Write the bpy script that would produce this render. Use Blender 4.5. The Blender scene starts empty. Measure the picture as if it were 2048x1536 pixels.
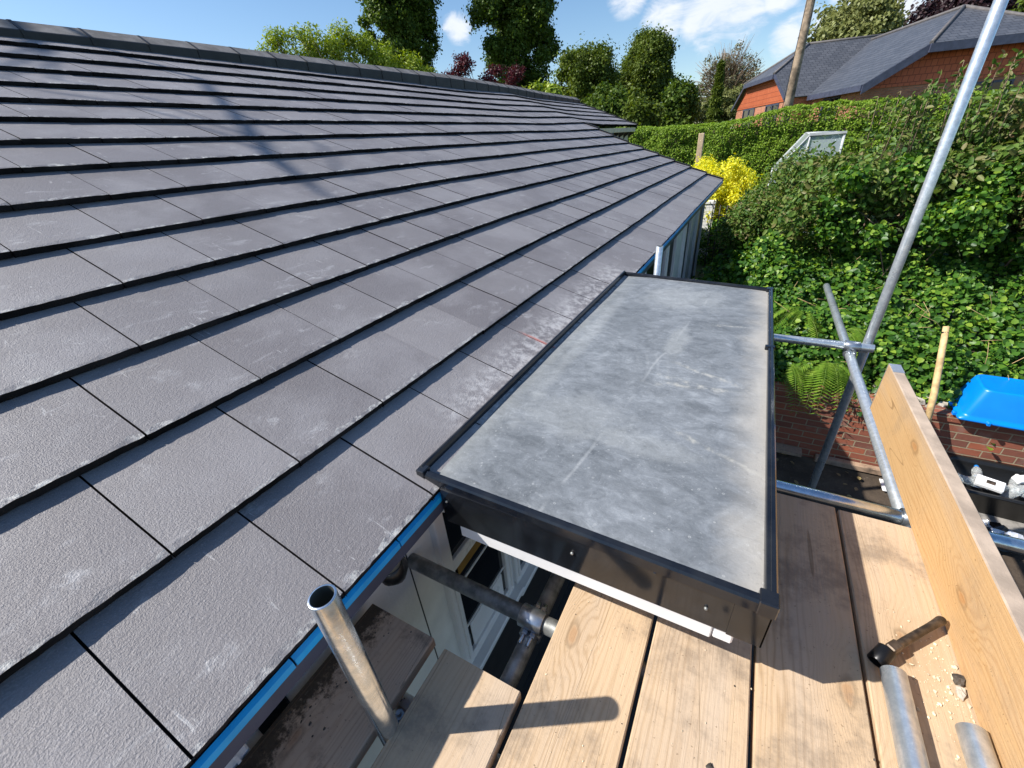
import bpy, math, random
import numpy as np
from mathutils import Vector, Matrix, noise
random.seed(7); rng = np.random.default_rng(11)
S = bpy.context.scene
COL = S.collection
R = math.radians

# ------------------------------------------------------------------ camera, sky, sun, exposure
cam = bpy.data.cameras.new('camera'); cam.sensor_width = 36; cam.lens = 14.491
cam.clip_start = 0.02; cam.clip_end = 600
co = bpy.data.objects.new('camera', cam); COL.objects.link(co)
co.location = (0, 0, 3.2); co.rotation_euler = (R(59.987), R(4.287), R(28.155)); S.camera = co
SUN = Vector((-0.44, -0.262, 0.50)).normalized()
W = bpy.data.worlds.new('World'); S.world = W; W.use_nodes = True
sl = bpy.data.lights.new('sun', 'SUN'); sl.energy = 4.9; sl.angle = R(0.53); sl.color = (1.0, 0.955, 0.885)
so = bpy.data.objects.new('sun', sl); COL.objects.link(so)
so.rotation_euler = (-SUN).to_track_quat('-Z', 'Y').to_euler()
S.view_settings.view_transform = 'Standard'; S.view_settings.look = 'None'
S.view_settings.exposure = 0.62; S.view_settings.gamma = 1.0


def node(nt, typ, ins=None, **props):
    n = nt.nodes.new(typ)
    for k, v in props.items(): setattr(n, k, v)
    for k, v in (ins or {}).items():
        s = n.inputs[k]
        if isinstance(v, bpy.types.NodeSocket): nt.links.new(v, s)
        else: s.default_value = v
    return n


def mth(nt, op, a, b=None, c=None, clamp=False):
    ins = {0: a}
    if b is not None: ins[1] = b
    if c is not None: ins[2] = c
    return node(nt, 'ShaderNodeMath', ins, operation=op, use_clamp=clamp).outputs[0]


def mixc(nt, f, a, b):
    n = node(nt, 'ShaderNodeMix', data_type='RGBA')
    for i, v in ((0, f), (6, a), (7, b)):
        if isinstance(v, bpy.types.NodeSocket): nt.links.new(v, n.inputs[i])
        else: n.inputs[i].default_value = v if i == 0 else (tuple(v) + (1,))[:4]
    return n.outputs[2]


def ramp(nt, f, stops):
    n = node(nt, 'ShaderNodeValToRGB', {0: f}); e = n.color_ramp.elements
    while len(e) < len(stops): e.new(0.5)
    for i, (p, c) in enumerate(stops):
        e[i].position = p; e[i].color = (tuple(c) + (1,))[:4] if hasattr(c, '__len__') else (c, c, c, 1)
    return n.outputs[0]


def sstep(nt, v, a, b):
    return node(nt, 'ShaderNodeMapRange', {0: v, 1: a, 2: b, 3: 0.0, 4: 1.0}, interpolation_type='SMOOTHSTEP').outputs[0]


def nz(nt, vec, scale, detail=3.0, rough=0.55, dist=0.0):
    return node(nt, 'ShaderNodeTexNoise', {'Vector': vec, 'Scale': scale, 'Detail': detail, 'Roughness': rough, 'Distortion': dist}).outputs[0]


def vmul(nt, v, s):
    return node(nt, 'ShaderNodeVectorMath', {0: v, 1: s}, operation='MULTIPLY').outputs[0]


def vadd(nt, v, s):
    return node(nt, 'ShaderNodeVectorMath', {0: v, 1: s}, operation='ADD').outputs[0]


# sky with a few fair-weather clouds set at fixed world directions
nt = W.node_tree; nt.nodes.clear()
sky = node(nt, 'ShaderNodeTexSky', sky_type='NISHITA', sun_disc=False, sun_elevation=math.asin(SUN.z),
           sun_rotation=math.atan2(SUN.x, SUN.y), altitude=100.0, air_density=1.0, dust_density=0.6, ozone_density=2.2)
tc = node(nt, 'ShaderNodeTexCoord').outputs['Generated']
CLOUDS = [((-0.1280, 0.9747, 0.1831), 0.0543), ((-0.1940, 0.9644, 0.1797), 0.0347), ((-0.0726, 0.9840, 0.1624), 0.0362), ((-0.1520, 0.9759, 0.1566), 0.0213), ((0.0068, 0.9923, 0.1236), 0.0300), ((0.0438, 0.9913, 0.1241), 0.0192), ((0.0665, 0.9836, 0.1678), 0.0200), ((0.1389, 0.9807, 0.1378), 0.0293), ((-0.5371, 0.8217, 0.1907), 0.0219), ((-0.2555, 0.9431, 0.2129), 0.0293), ((-0.0256, 0.9841, 0.1759), 0.0250)]
cl = None
n1 = nz(nt, vmul(nt, tc, (1.0, 1.0, 2.3)), 17.0, 7.0, 0.60, 0.5)
for d, r in CLOUDS:
    dt = node(nt, 'ShaderNodeVectorMath', {0: tc, 1: d}, operation='DOT_PRODUCT').outputs['Value']
    m = node(nt, 'ShaderNodeMapRange', {0: dt, 1: math.cos(r * 1.6), 2: 1.0, 3: 0.0, 4: 1.0}).outputs[0]
    cl = m if cl is None else mth(nt, 'MAXIMUM', cl, m)
dens = mth(nt, 'ADD', cl, mth(nt, 'MULTIPLY', mth(nt, 'SUBTRACT', n1, 0.5), 1.9))
dens = mth(nt, 'MULTIPLY', sstep(nt, dens, 0.30, 1.15), sstep(nt, cl, 0.0, 0.45))
skyc = node(nt, 'ShaderNodeHueSaturation', {'Saturation': 1.14, 'Value': 1.05, 'Color': sky.outputs[0]}).outputs[0]
cloudc = mixc(nt, nz(nt, tc, 14.0, 3.0), (5.8, 6.2, 6.9), (7.2, 7.3, 7.5))
mixed = mixc(nt, mth(nt, 'MULTIPLY', dens, 0.9), skyc, cloudc)
bg = node(nt, 'ShaderNodeBackground', {'Color': mixed, 'Strength': 0.10})
out = node(nt, 'ShaderNodeOutputWorld', {'Surface': bg.outputs[0]})


# ------------------------------------------------------------------ materials
def newmat(name):
    m = bpy.data.materials.new(name); m.use_nodes = True; t = m.node_tree; t.nodes.clear()
    b = node(t, 'ShaderNodeBsdfPrincipled'); o = node(t, 'ShaderNodeOutputMaterial', {'Surface': b.outputs[0]})
    return m, t, b


def setp(t, b, **k):
    names = dict(col='Base Color', rough='Roughness', metal='Metallic', spec='Specular IOR Level', normal='Normal', coat='Coat Weight', trans='Transmission Weight', ior='IOR', alpha='Alpha')
    for a, v in k.items():
        s = b.inputs[names[a]]
        if isinstance(v, bpy.types.NodeSocket): t.links.new(v, s)
        else: s.default_value = (tuple(v) + (1,))[:4] if hasattr(v, '__len__') else v


def bump(t, h, dist, strength=1.0):
    return node(t, 'ShaderNodeBump', {'Height': h, 'Distance': dist, 'Strength': strength}).outputs[0]


def obco(t, seed=True):
    tcn = node(t, 'ShaderNodeTexCoord').outputs['Object']
    if not seed: return tcn
    r = node(t, 'ShaderNodeObjectInfo').outputs['Random']
    off = node(t, 'ShaderNodeCombineXYZ', {0: mth(t, 'MULTIPLY', r, 37.0), 1: mth(t, 'MULTIPLY', r, 91.0), 2: mth(t, 'MULTIPLY', r, 53.0)}).outputs[0]
    return vadd(t, tcn, off)


def simple(name, col, rough=0.5, metal=0.0, var=0.12, scale=6.0, bmp=0.0, bscale=80.0, spec=0.5, col2=None):
    m, t, b = newmat(name); v = obco(t)
    n = nz(t, v, scale, 4.0)
    c2 = col2 or tuple(min(1, c * (1 - var * 2)) for c in col)
    c1 = tuple(min(1, c * (1 + var)) for c in col) if not col2 else col
    setp(t, b, col=mixc(t, sstep(t, n, 0.3, 0.7), c1, c2), metal=metal, spec=spec,
         rough=mth(t, 'ADD', rough, mth(t, 'MULTIPLY', mth(t, 'SUBTRACT', n, 0.5), 0.25), clamp=True))
    if bmp: setp(t, b, normal=bump(t, nz(t, v, bscale, 3.0), bmp))
    return m


def wood_mat(name, light, dark, dirt=(0.13, 0.115, 0.10), dirt_amt=0.6, rings=1.0, axis=1, rough=0.75, face='xy', soil=False):
    """sawn softwood: patchy growth lines, elongated knots that bend the grain, grime and specks"""
    m, t, b = newmat(name); v = obco(t)
    sep = node(t, 'ShaderNodeSeparateXYZ', {0: v}).outputs
    long_ = sep[axis]
    across = sep[2] if face == 'zy' else (mth(t, 'ADD', sep[0], mth(t, 'MULTIPLY', sep[2], 0.9)) if axis == 1 else mth(t, 'ADD', sep[0], sep[1]))
    P2 = node(t, 'ShaderNodeCombineXYZ', {0: across, 1: mth(t, 'MULTIPLY', long_, 0.10), 2: 0.0}).outputs[0]
    pk = node(t, 'ShaderNodeCombineXYZ', {0: mth(t, 'MULTIPLY', across, 5.4), 1: mth(t, 'MULTIPLY', long_, 2.5), 2: 0.0}).outputs[0]
    pk = vadd(t, pk, vmul(t, node(t, 'ShaderNodeTexNoise', {'Vector': v, 'Scale': 14.0}).outputs[1], (0.16, 0.16, 0)))
    vo = node(t, 'ShaderNodeTexVoronoi', {'Vector': pk, 'Scale': 1.0, 'Randomness': 1.0}, voronoi_dimensions='2D')
    kd = vo.outputs['Distance']
    keep = mth(t, 'GREATER_THAN', node(t, 'ShaderNodeSeparateColor', {0: vo.outputs['Color']}).outputs[0], 0.55)
    knot = mth(t, 'MULTIPLY', sstep(t, kd, 0.085, 0.03), keep)
    kring = mth(t, 'MULTIPLY', mth(t, 'MULTIPLY', sstep(t, kd, 0.12, 0.075), sstep(t, kd, 0.05, 0.075)), keep)
    halo = mth(t, 'MULTIPLY', sstep(t, kd, 0.46, 0.06), keep)
    wob = nz(t, P2, 5.0, 4.0, 0.55)
    wob2 = nz(t, P2, 26.0, 3.0, 0.6)
    ph = mth(t, 'ADD', mth(t, 'MULTIPLY', across, 520.0 * rings), mth(t, 'ADD', mth(t, 'MULTIPLY', wob, 95.0), mth(t, 'MULTIPLY', wob2, 9.0)))
    ph = mth(t, 'ADD', ph, mth(t, 'MULTIPLY', halo, 24.0))
    ring = mth(t, 'POWER', mth(t, 'ADD', mth(t, 'MULTIPLY', mth(t, 'SINE', ph), 0.5), 0.5), 2.6)
    patch = sstep(t, nz(t, P2, 7.0, 3.0, 0.6), 0.40, 0.66)
    fib = nz(t, node(t, 'ShaderNodeCombineXYZ', {0: mth(t, 'MULTIPLY', across, 420.0), 1: mth(t, 'MULTIPLY', long_, 9.0), 2: 0.0}).outputs[0], 1.0, 2.0)
    broad = nz(t, P2, 12.0, 4.0, 0.65)
    f = mth(t, 'ADD', mth(t, 'MULTIPLY', ring, mth(t, 'ADD', 0.10, mth(t, 'MULTIPLY', patch, 0.42))), mth(t, 'MULTIPLY', mth(t, 'ADD', fib, mth(t, 'MULTIPLY', broad, 1.5)), 0.30))
    f = mth(t, 'SUBTRACT', f, 0.16, clamp=True)
    c = mixc(t, f, light, dark)
    grey = nz(t, P2, 4.0, 5.0, 0.6)
    c = mixc(t, mth(t, 'MULTIPLY', sstep(t, grey, 0.46, 0.68), 0.35), c, tuple(sum(light) / 3 * k for k in (0.92, 0.84, 0.76)))
    kcol = tuple(x * 0.45 for x in dark)
    c = mixc(t, mth(t, 'MULTIPLY', halo, 0.22), c, dark)
    c = mixc(t, mth(t, 'MULTIPLY', knot, 0.62), c, tuple(x * k for x, k in zip(dark, (0.95, 0.78, 0.66))))
    c = mixc(t, mth(t, 'MULTIPLY', kring, 0.42), c, kcol)
    dn = nz(t, v, 4.2, 7.0, 0.72)
    c = mixc(t, mth(t, 'MULTIPLY', sstep(t, dn, 0.50, 0.70), dirt_amt), c, dirt)
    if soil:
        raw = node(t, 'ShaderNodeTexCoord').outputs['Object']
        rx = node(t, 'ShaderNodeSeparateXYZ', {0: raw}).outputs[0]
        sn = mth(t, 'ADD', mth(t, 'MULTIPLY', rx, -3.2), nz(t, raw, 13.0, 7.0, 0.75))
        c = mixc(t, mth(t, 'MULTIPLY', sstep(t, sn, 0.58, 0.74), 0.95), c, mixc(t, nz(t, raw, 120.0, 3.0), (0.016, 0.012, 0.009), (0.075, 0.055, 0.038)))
    sp = nz(t, v, 150.0, 2.0, 0.5)
    c = mixc(t, mth(t, 'MULTIPLY', sstep(t, sp, 0.69, 0.75), 0.55), c, tuple(x * 0.3 for x in dark))
    crk = mth(t, 'ABSOLUTE', mth(t, 'SUBTRACT', nz(t, node(t, 'ShaderNodeCombineXYZ', {0: mth(t, 'MULTIPLY', across, 9.0), 1: mth(t, 'MULTIPLY', long_, 0.5), 2: 0.0}).outputs[0], 1.0, 1.0), 0.56))
    c = mixc(t, mth(t, 'MULTIPLY', sstep(t, crk, 0.0035, 0.0008), 0.55), c, kcol)
    setp(t, b, col=c, rough=rough, spec=0.22, normal=bump(t, mth(t, 'ADD', mth(t, 'MULTIPLY', ring, -0.25), mth(t, 'ADD', fib, nz(t, v, 60.0, 3.0))), 0.0007))
    return m


def tile_mat(name, edge=False):
    m, t, b = newmat(name)
    v = node(t, 'ShaderNodeTexCoord').outputs['Object']
    g = node(t, 'ShaderNodeNewGeometry')
    rpi = g.outputs['Random Per Island']
    c = ramp(t, rpi, [(0.0, (0.168, 0.155, 0.158)), (0.35, (0.190, 0.176, 0.179)), (0.7, (0.204, 0.190, 0.192)), (1.0, (0.236, 0.220, 0.221))])
    big = nz(t, v, 2.3, 5.0, 0.65)
    c = mixc(t, mth(t, 'MULTIPLY', sstep(t, big, 0.40, 0.66), 0.6), c, (0.285, 0.272, 0.278))
    med = nz(t, vmul(t, v, (1, 0.45, 1)), 16.0, 6.0, 0.7, 0.6)
    spots = nz(t, v, 5.0, 2.0)
    sm = mth(t, 'MULTIPLY', sstep(t, med, 0.54, 0.70), sstep(t, spots, 0.42, 0.62))
    c = mixc(t, mth(t, 'MULTIPLY', sm, 0.55), c, (0.44, 0.435, 0.44))
    # short pale scuffs lying along the slope or across it
    sc = nz(t, vmul(t, v, (9, 55, 9)), 1.0, 3.0, 0.6, 1.2)
    c = mixc(t, mth(t, 'MULTIPLY', mth(t, 'MULTIPLY', sstep(t, sc, 0.66, 0.73), sstep(t, spots, 0.5, 0.62)), 0.75), c, (0.55, 0.54, 0.53))
    fine = nz(t, v, 330.0, 3.0, 0.6)
    c = mixc(t, mth(t, 'MULTIPLY', sstep(t, fine, 0.52, 0.75), 0.40), c, (0.40, 0.39, 0.41))
    c = mixc(t, mth(t, 'MULTIPLY', sstep(t, fine, 0.48, 0.28), 0.30), c, (0.11, 0.10, 0.115))
    # mortar dust left beside the flat roof, and a red chalk line on one joint
    sep = node(t, 'ShaderNodeSeparateXYZ', {0: v}).outputs
    X, Y = sep[0], sep[1]
    dm = mth(t, 'MULTIPLY', sstep(t, X, -0.93, -0.76), mth(t, 'MULTIPLY', sstep(t, Y, 0.75, 1.1), sstep(t, Y, 3.1, 2.7)))
    dust = nz(t, v, 26.0, 6.0, 0.72)
    c = mixc(t, mth(t, 'MULTIPLY', dm, mth(t, 'MULTIPLY', sstep(t, dust, 0.40, 0.64), 0.8)), c, (0.52, 0.505, 0.50))
    rl = mth(t, 'MULTIPLY', sstep(t, mth(t, 'ABSOLUTE', mth(t, 'SUBTRACT', Y, 1.585)), 0.017, 0.002), mth(t, 'MULTIPLY', sstep(t, X, -0.90, -0.80), sstep(t, X, -0.68, -0.70)))
    c = mixc(t, mth(t, 'MULTIPLY', rl, mth(t, 'MULTIPLY', sstep(t, dust, 0.35, 0.6), 0.8)), c, (0.50, 0.13, 0.09))
    if edge:
        e = nz(t, v, 30.0, 7.0, 0.8)
        c = mixc(t, mth(t, 'MULTIPLY', mth(t, 'MULTIPLY', sstep(t, e, 0.45, 0.58), sstep(t, nz(t, v, 5.5, 4.0, 0.7), 0.40, 0.60)), 0.9), c, (0.60, 0.58, 0.54))
    setp(t, b, col=c, rough=0.52, spec=0.40, normal=bump(t, mth(t, 'ADD', fine, mth(t, 'MULTIPLY', nz(t, vmul(t, v, (1.6, 0.8, 1.6)), 110.0, 3.0), 0.9)), 0.0024, 0.8))
    return m


def brick_mat(name, c1, c2, mortar, uvs=True, bw=0.225, bh=0.075, dirt=0.4):
    m, t, b = newmat(name)
    uv = node(t, 'ShaderNodeTexCoord').outputs['UV']
    wv = vadd(t, uv, vmul(t, node(t, 'ShaderNodeTexNoise', {'Vector': uv, 'Scale': 22.0}).outputs[1], (0.006, 0.006, 0)))
    br = node(t, 'ShaderNodeTexBrick', {'Vector': wv, 'Scale': 1.0, 'Color1': (0, 0, 0, 1), 'Color2': (1, 1, 1, 1), 'Mortar': (0.5, 0.5, 0.5, 1), 'Mortar Size': bh * 0.075, 'Mortar Smooth': 0.25, 'Bias': 0.0, 'Brick Width': bw, 'Row Height': bh})
    n = nz(t, uv, 30.0, 5.0, 0.7)
    f = node(t, 'ShaderNodeSeparateColor', {0: br.outputs[0]}).outputs[0]
    c = mixc(t, f, c1, c2)
    c = mixc(t, mth(t, 'MULTIPLY', sstep(t, n, 0.5, 0.72), dirt), c, (0.09, 0.07, 0.06))
    c = mixc(t, mth(t, 'MULTIPLY', sstep(t, nz(t, uv, 7.0, 4.0), 0.56, 0.7), dirt * 0.5), c, (0.36, 0.31, 0.26))
    mo = br.outputs['Fac']
    c = mixc(t, mo, c, mixc(t, n, mortar, tuple(x * 0.6 for x in mortar)))
    setp(t, b, col=c, rough=0.85, spec=0.2, normal=bump(t, mth(t, 'ADD', mth(t, 'MULTIPLY', mo, -1.2), mth(t, 'MULTIPLY', n, 0.5)), 0.006))
    return m


def course_mat(name, c1, c2, bw, bh, line, rough=0.6, bd=0.004):
    """slates or hanging tiles: overlapping courses with thin dark joints"""
    m, t, b = newmat(name)
    uv = node(t, 'ShaderNodeTexCoord').outputs['UV']
    br = node(t, 'ShaderNodeTexBrick', {'Vector': uv, 'Scale': 1.0, 'Color1': (0, 0, 0, 1), 'Color2': (1, 1, 1, 1), 'Mortar': (0.5, 0.5, 0.5, 1), 'Mortar Size': bh * 0.06, 'Mortar Smooth': 0.3, 'Brick Width': bw, 'Row Height': bh})
    f = node(t, 'ShaderNodeSeparateColor', {0: br.outputs[0]}).outputs[0]
    n = nz(t, uv, 3.0, 5.0, 0.65)
    c = mixc(t, mth(t, 'ADD', mth(t, 'MULTIPLY', f, 0.6), mth(t, 'MULTIPLY', n, 0.45), clamp=True), c1, c2)
    c = mixc(t, mth(t, 'MULTIPLY', br.outputs['Fac'], 0.8), c, line)
    vv = node(t, 'ShaderNodeSeparateXYZ', {0: uv}).outputs[1]
    saw = mth(t, 'FRACT', mth(t, 'DIVIDE', vv, bh))
    setp(t, b, col=c, rough=rough, spec=0.4, normal=bump(t, mth(t, 'SUBTRACT', 1.0, saw), bd))
    return m


def leaf_mat(name, cols, rough=0.42, trans=0.30, gloss=0.4):
    m, t, b = newmat(name)
    g = node(t, 'ShaderNodeNewGeometry').outputs['Random Per Island']
    st = [(i / (len(cols) - 1), c) for i, c in enumerate(cols)]
    c = ramp(t, g, st)
    setp(t, b, col=c, rough=rough, spec=gloss)
    tr = node(t, 'ShaderNodeBsdfTranslucent', {'Color': node(t, 'ShaderNodeHueSaturation', {'Hue': 0.49, 'Saturation': 1.15, 'Value': 1.35, 'Color': c}).outputs[0]})
    mx = node(t, 'ShaderNodeMixShader', {0: trans, 1: b.outputs[0], 2: tr.outputs[0]})
    o = [x for x in t.nodes if x.type == 'OUTPUT_MATERIAL'][0]
    t.links.new(mx.outputs[0], o.inputs[0])
    return m


M = {}
M['tile'] = tile_mat('roof_tile'); M['tile_edge'] = tile_mat('roof_tile_worn_edge', True)
M['tile_dark'] = simple('roof_tile_shaded_edge', (0.020, 0.019, 0.020), 0.95, bmp=0.004, bscale=60, var=0.3, spec=0.1)  # near-black colour deepens the shade on tile fronts; joint sides share it
M['ridge'] = simple('ridge_tile', (0.205, 0.190, 0.178), 0.75, var=0.18, scale=7, bmp=0.002, bscale=200)
M['band'] = simple('black_band_and_ridge_shade', (0.012, 0.012, 0.013), 0.5)
M['wood'] = wood_mat('scaffold_board_wood', (0.580, 0.428, 0.280), (0.375, 0.245, 0.130), dirt=(0.20, 0.155, 0.115), dirt_amt=0.7)
M['wood_old'] = wood_mat('old_board_wood', (0.42, 0.295, 0.205), (0.24, 0.155, 0.10), dirt=(0.05, 0.04, 0.033), dirt_amt=0.9)
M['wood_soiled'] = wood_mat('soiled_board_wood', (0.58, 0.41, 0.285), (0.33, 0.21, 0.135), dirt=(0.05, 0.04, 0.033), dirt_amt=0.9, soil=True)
M['wood_grey'] = simple('weathered_board_edge', (0.43, 0.335, 0.255), 0.8, var=0.15, scale=9, bmp=0.001, bscale=120)
M['wood_toe'] = wood_mat('toe_board_wood', (0.60, 0.385, 0.185), (0.43, 0.235, 0.09), dirt=(0.34, 0.235, 0.14), dirt_amt=0.45, rings=0.8, face='zy')
M['wood_post'] = wood_mat('post_wood', (0.55, 0.42, 0.28), (0.36, 0.26, 0.17), axis=2)
M['stake'] = simple('stake_wood', (0.62, 0.43, 0.21), 0.6, var=0.15, scale=20)


def galv_mat(name='galvanised_steel', metal=0.72, lo=0.14):
    m, t, b = newmat(name); v = obco(t)
    n = nz(t, v, 45.0, 5.0, 0.7); n2 = nz(t, v, 9.0, 4.0, 0.6)
    c = mixc(t, sstep(t, n, 0.35, 0.7), (0.56, 0.61, 0.65), (0.78, 0.81, 0.83))
    c = mixc(t, mth(t, 'MULTIPLY', sstep(t, n2, 0.55, 0.75), 0.5), c, (0.30, 0.31, 0.29))
    setp(t, b, col=c, metal=metal, rough=mth(t, 'ADD', lo, mth(t, 'MULTIPLY', n2, 0.36)), normal=bump(t, mth(t, 'ADD', n, mth(t, 'MULTIPLY', n2, 2.0)), 0.0003))
    return m


M['galv'] = galv_mat(); M['galv_bright'] = galv_mat('polished_galvanised_steel', 0.97, 0.06)
M['bore'] = simple('dark_tube_bore', (0.09, 0.10, 0.09), 0.7, var=0.3)  # inner tube faces darker and rougher than the outer steel
M['galv_dull'] = simple('weathered_steel_tube', (0.30, 0.31, 0.30), 0.5, metal=0.6, var=0.25, scale=25)
M['coupler'] = simple('coupler_steel', (0.50, 0.53, 0.56), 0.30, metal=0.9, var=0.15, scale=30)
M['zinc_band'] = simple('zinc_end_band', (0.55, 0.60, 0.66), 0.45, metal=0.7, var=0.1)
M['spanner'] = simple('worn_brown_steel', (0.125, 0.088, 0.058), 0.42, metal=0.45, var=0.35, scale=30)
M['spanner_dark'] = simple('black_socket_steel', (0.02, 0.02, 0.021), 0.35, metal=0.6)
M['blue'] = simple('blue_eaves_strip', (0.008, 0.36, 0.78), 0.4, var=0.1)
M['fascia'] = simple('dark_grey_fascia', (0.060, 0.068, 0.108), 0.45, var=0.12)
M['gloss_black'] = simple('gloss_black_trim', (0.012, 0.014, 0.018), 0.10, var=0.25, scale=10, spec=0.6)
M['trim'] = simple('dusty_black_trim', (0.006, 0.008, 0.013), 0.14, var=0.4, scale=14, spec=0.45, col2=(0.016, 0.018, 0.022))
M['white_upvc'] = simple('white_plastic', (0.80, 0.80, 0.80), 0.3, var=0.03)
M['dull_frame'] = simple('dull_aluminium_frame', (0.46, 0.48, 0.48), 0.45, var=0.1)
M['white_wall'] = simple('pale_painted_cladding', (0.80, 0.81, 0.78), 0.55, var=0.05, bmp=0.001)
M['cream'] = simple('cream_render', (0.62, 0.56, 0.42), 0.8, var=0.06)
M['bracket'] = simple('dark_brown_bracket', (0.035, 0.025, 0.02), 0.6)
M['glass_dark'] = simple('dark_window_glass', (0.006, 0.007, 0.008), 0.04, spec=0.7)
M['panel_dark'] = simple('unlit_glazing', (0.010, 0.014, 0.013), 0.35, spec=0.15)
M['glass_teal'] = simple('teal_window_glass', (0.012, 0.045, 0.05), 0.06, spec=0.7)
M['deck_dark'] = simple('black_lower_wall', (0.014, 0.013, 0.013), 0.7)
M['ochre'] = simple('ochre_strip', (0.30, 0.17, 0.035), 0.45)
M['rubber_grey'] = simple('grey_pipe_plastic', (0.20, 0.21, 0.20), 0.35)
M['iron'] = simple('wrought_iron', (0.05, 0.045, 0.04), 0.55, metal=0.3)
M['iron_pale'] = simple('weathered_wrought_iron', (0.20, 0.15, 0.11), 0.6, metal=0.3)
M['blue_plastic'] = simple('blue_plastic', (0.0, 0.205, 0.72), 0.33, var=0.04)
M['black_plastic'] = simple('black_plastic', (0.012, 0.012, 0.012), 0.35)
M['concrete'] = simple('concrete', (0.28, 0.26, 0.235), 0.85, var=0.2, scale=12, bmp=0.003)
M['stone'] = simple('pale_stone', (0.46, 0.41, 0.34), 0.85, var=0.25, scale=14, bmp=0.004)
M['paper'] = simple('white_card', (0.80, 0.80, 0.80), 0.6, var=0.05)
M['pole_wood'] = simple('weathered_pole_wood', (0.30, 0.225, 0.155), 0.8, var=0.3, scale=5, bmp=0.004, bscale=40)
M['bark'] = simple('tree_bark', (0.085, 0.065, 0.048), 0.9, var=0.3, scale=10)
M['twig'] = simple('dry_twig', (0.27, 0.19, 0.125), 0.85, var=0.3, scale=20)
M['chip'] = simple('wood_chip', (0.74, 0.62, 0.44), 0.8, var=0.2, scale=60)
M['crumb'] = simple('slate_crumb', (0.075, 0.062, 0.05), 0.85, var=0.3, scale=60)
M['foil'] = simple('crumpled_wrapper', (0.78, 0.79, 0.80), 0.22, metal=0.55, var=0.15)
M['red_leaf_ground'] = leaf_mat('fallen_leaf', [(0.30, 0.25, 0.11), (0.20, 0.13, 0.06), (0.42, 0.38, 0.20)], trans=0.1)


def clear_plastic():
    m, t, b = newmat('clear_bottle_plastic')
    setp(t, b, col=(0.86, 0.90, 0.90), rough=0.12, trans=0.75, ior=1.25, spec=0.6)
    return m


M['bottle'] = clear_plastic()


def gh_glass():
    m, t, b = newmat('greenhouse_glass')
    setp(t, b, col=(0.50, 0.58, 0.62), rough=0.12, trans=0.45, ior=1.1, spec=0.8)
    return m


M['gh_glass'] = gh_glass()


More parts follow.
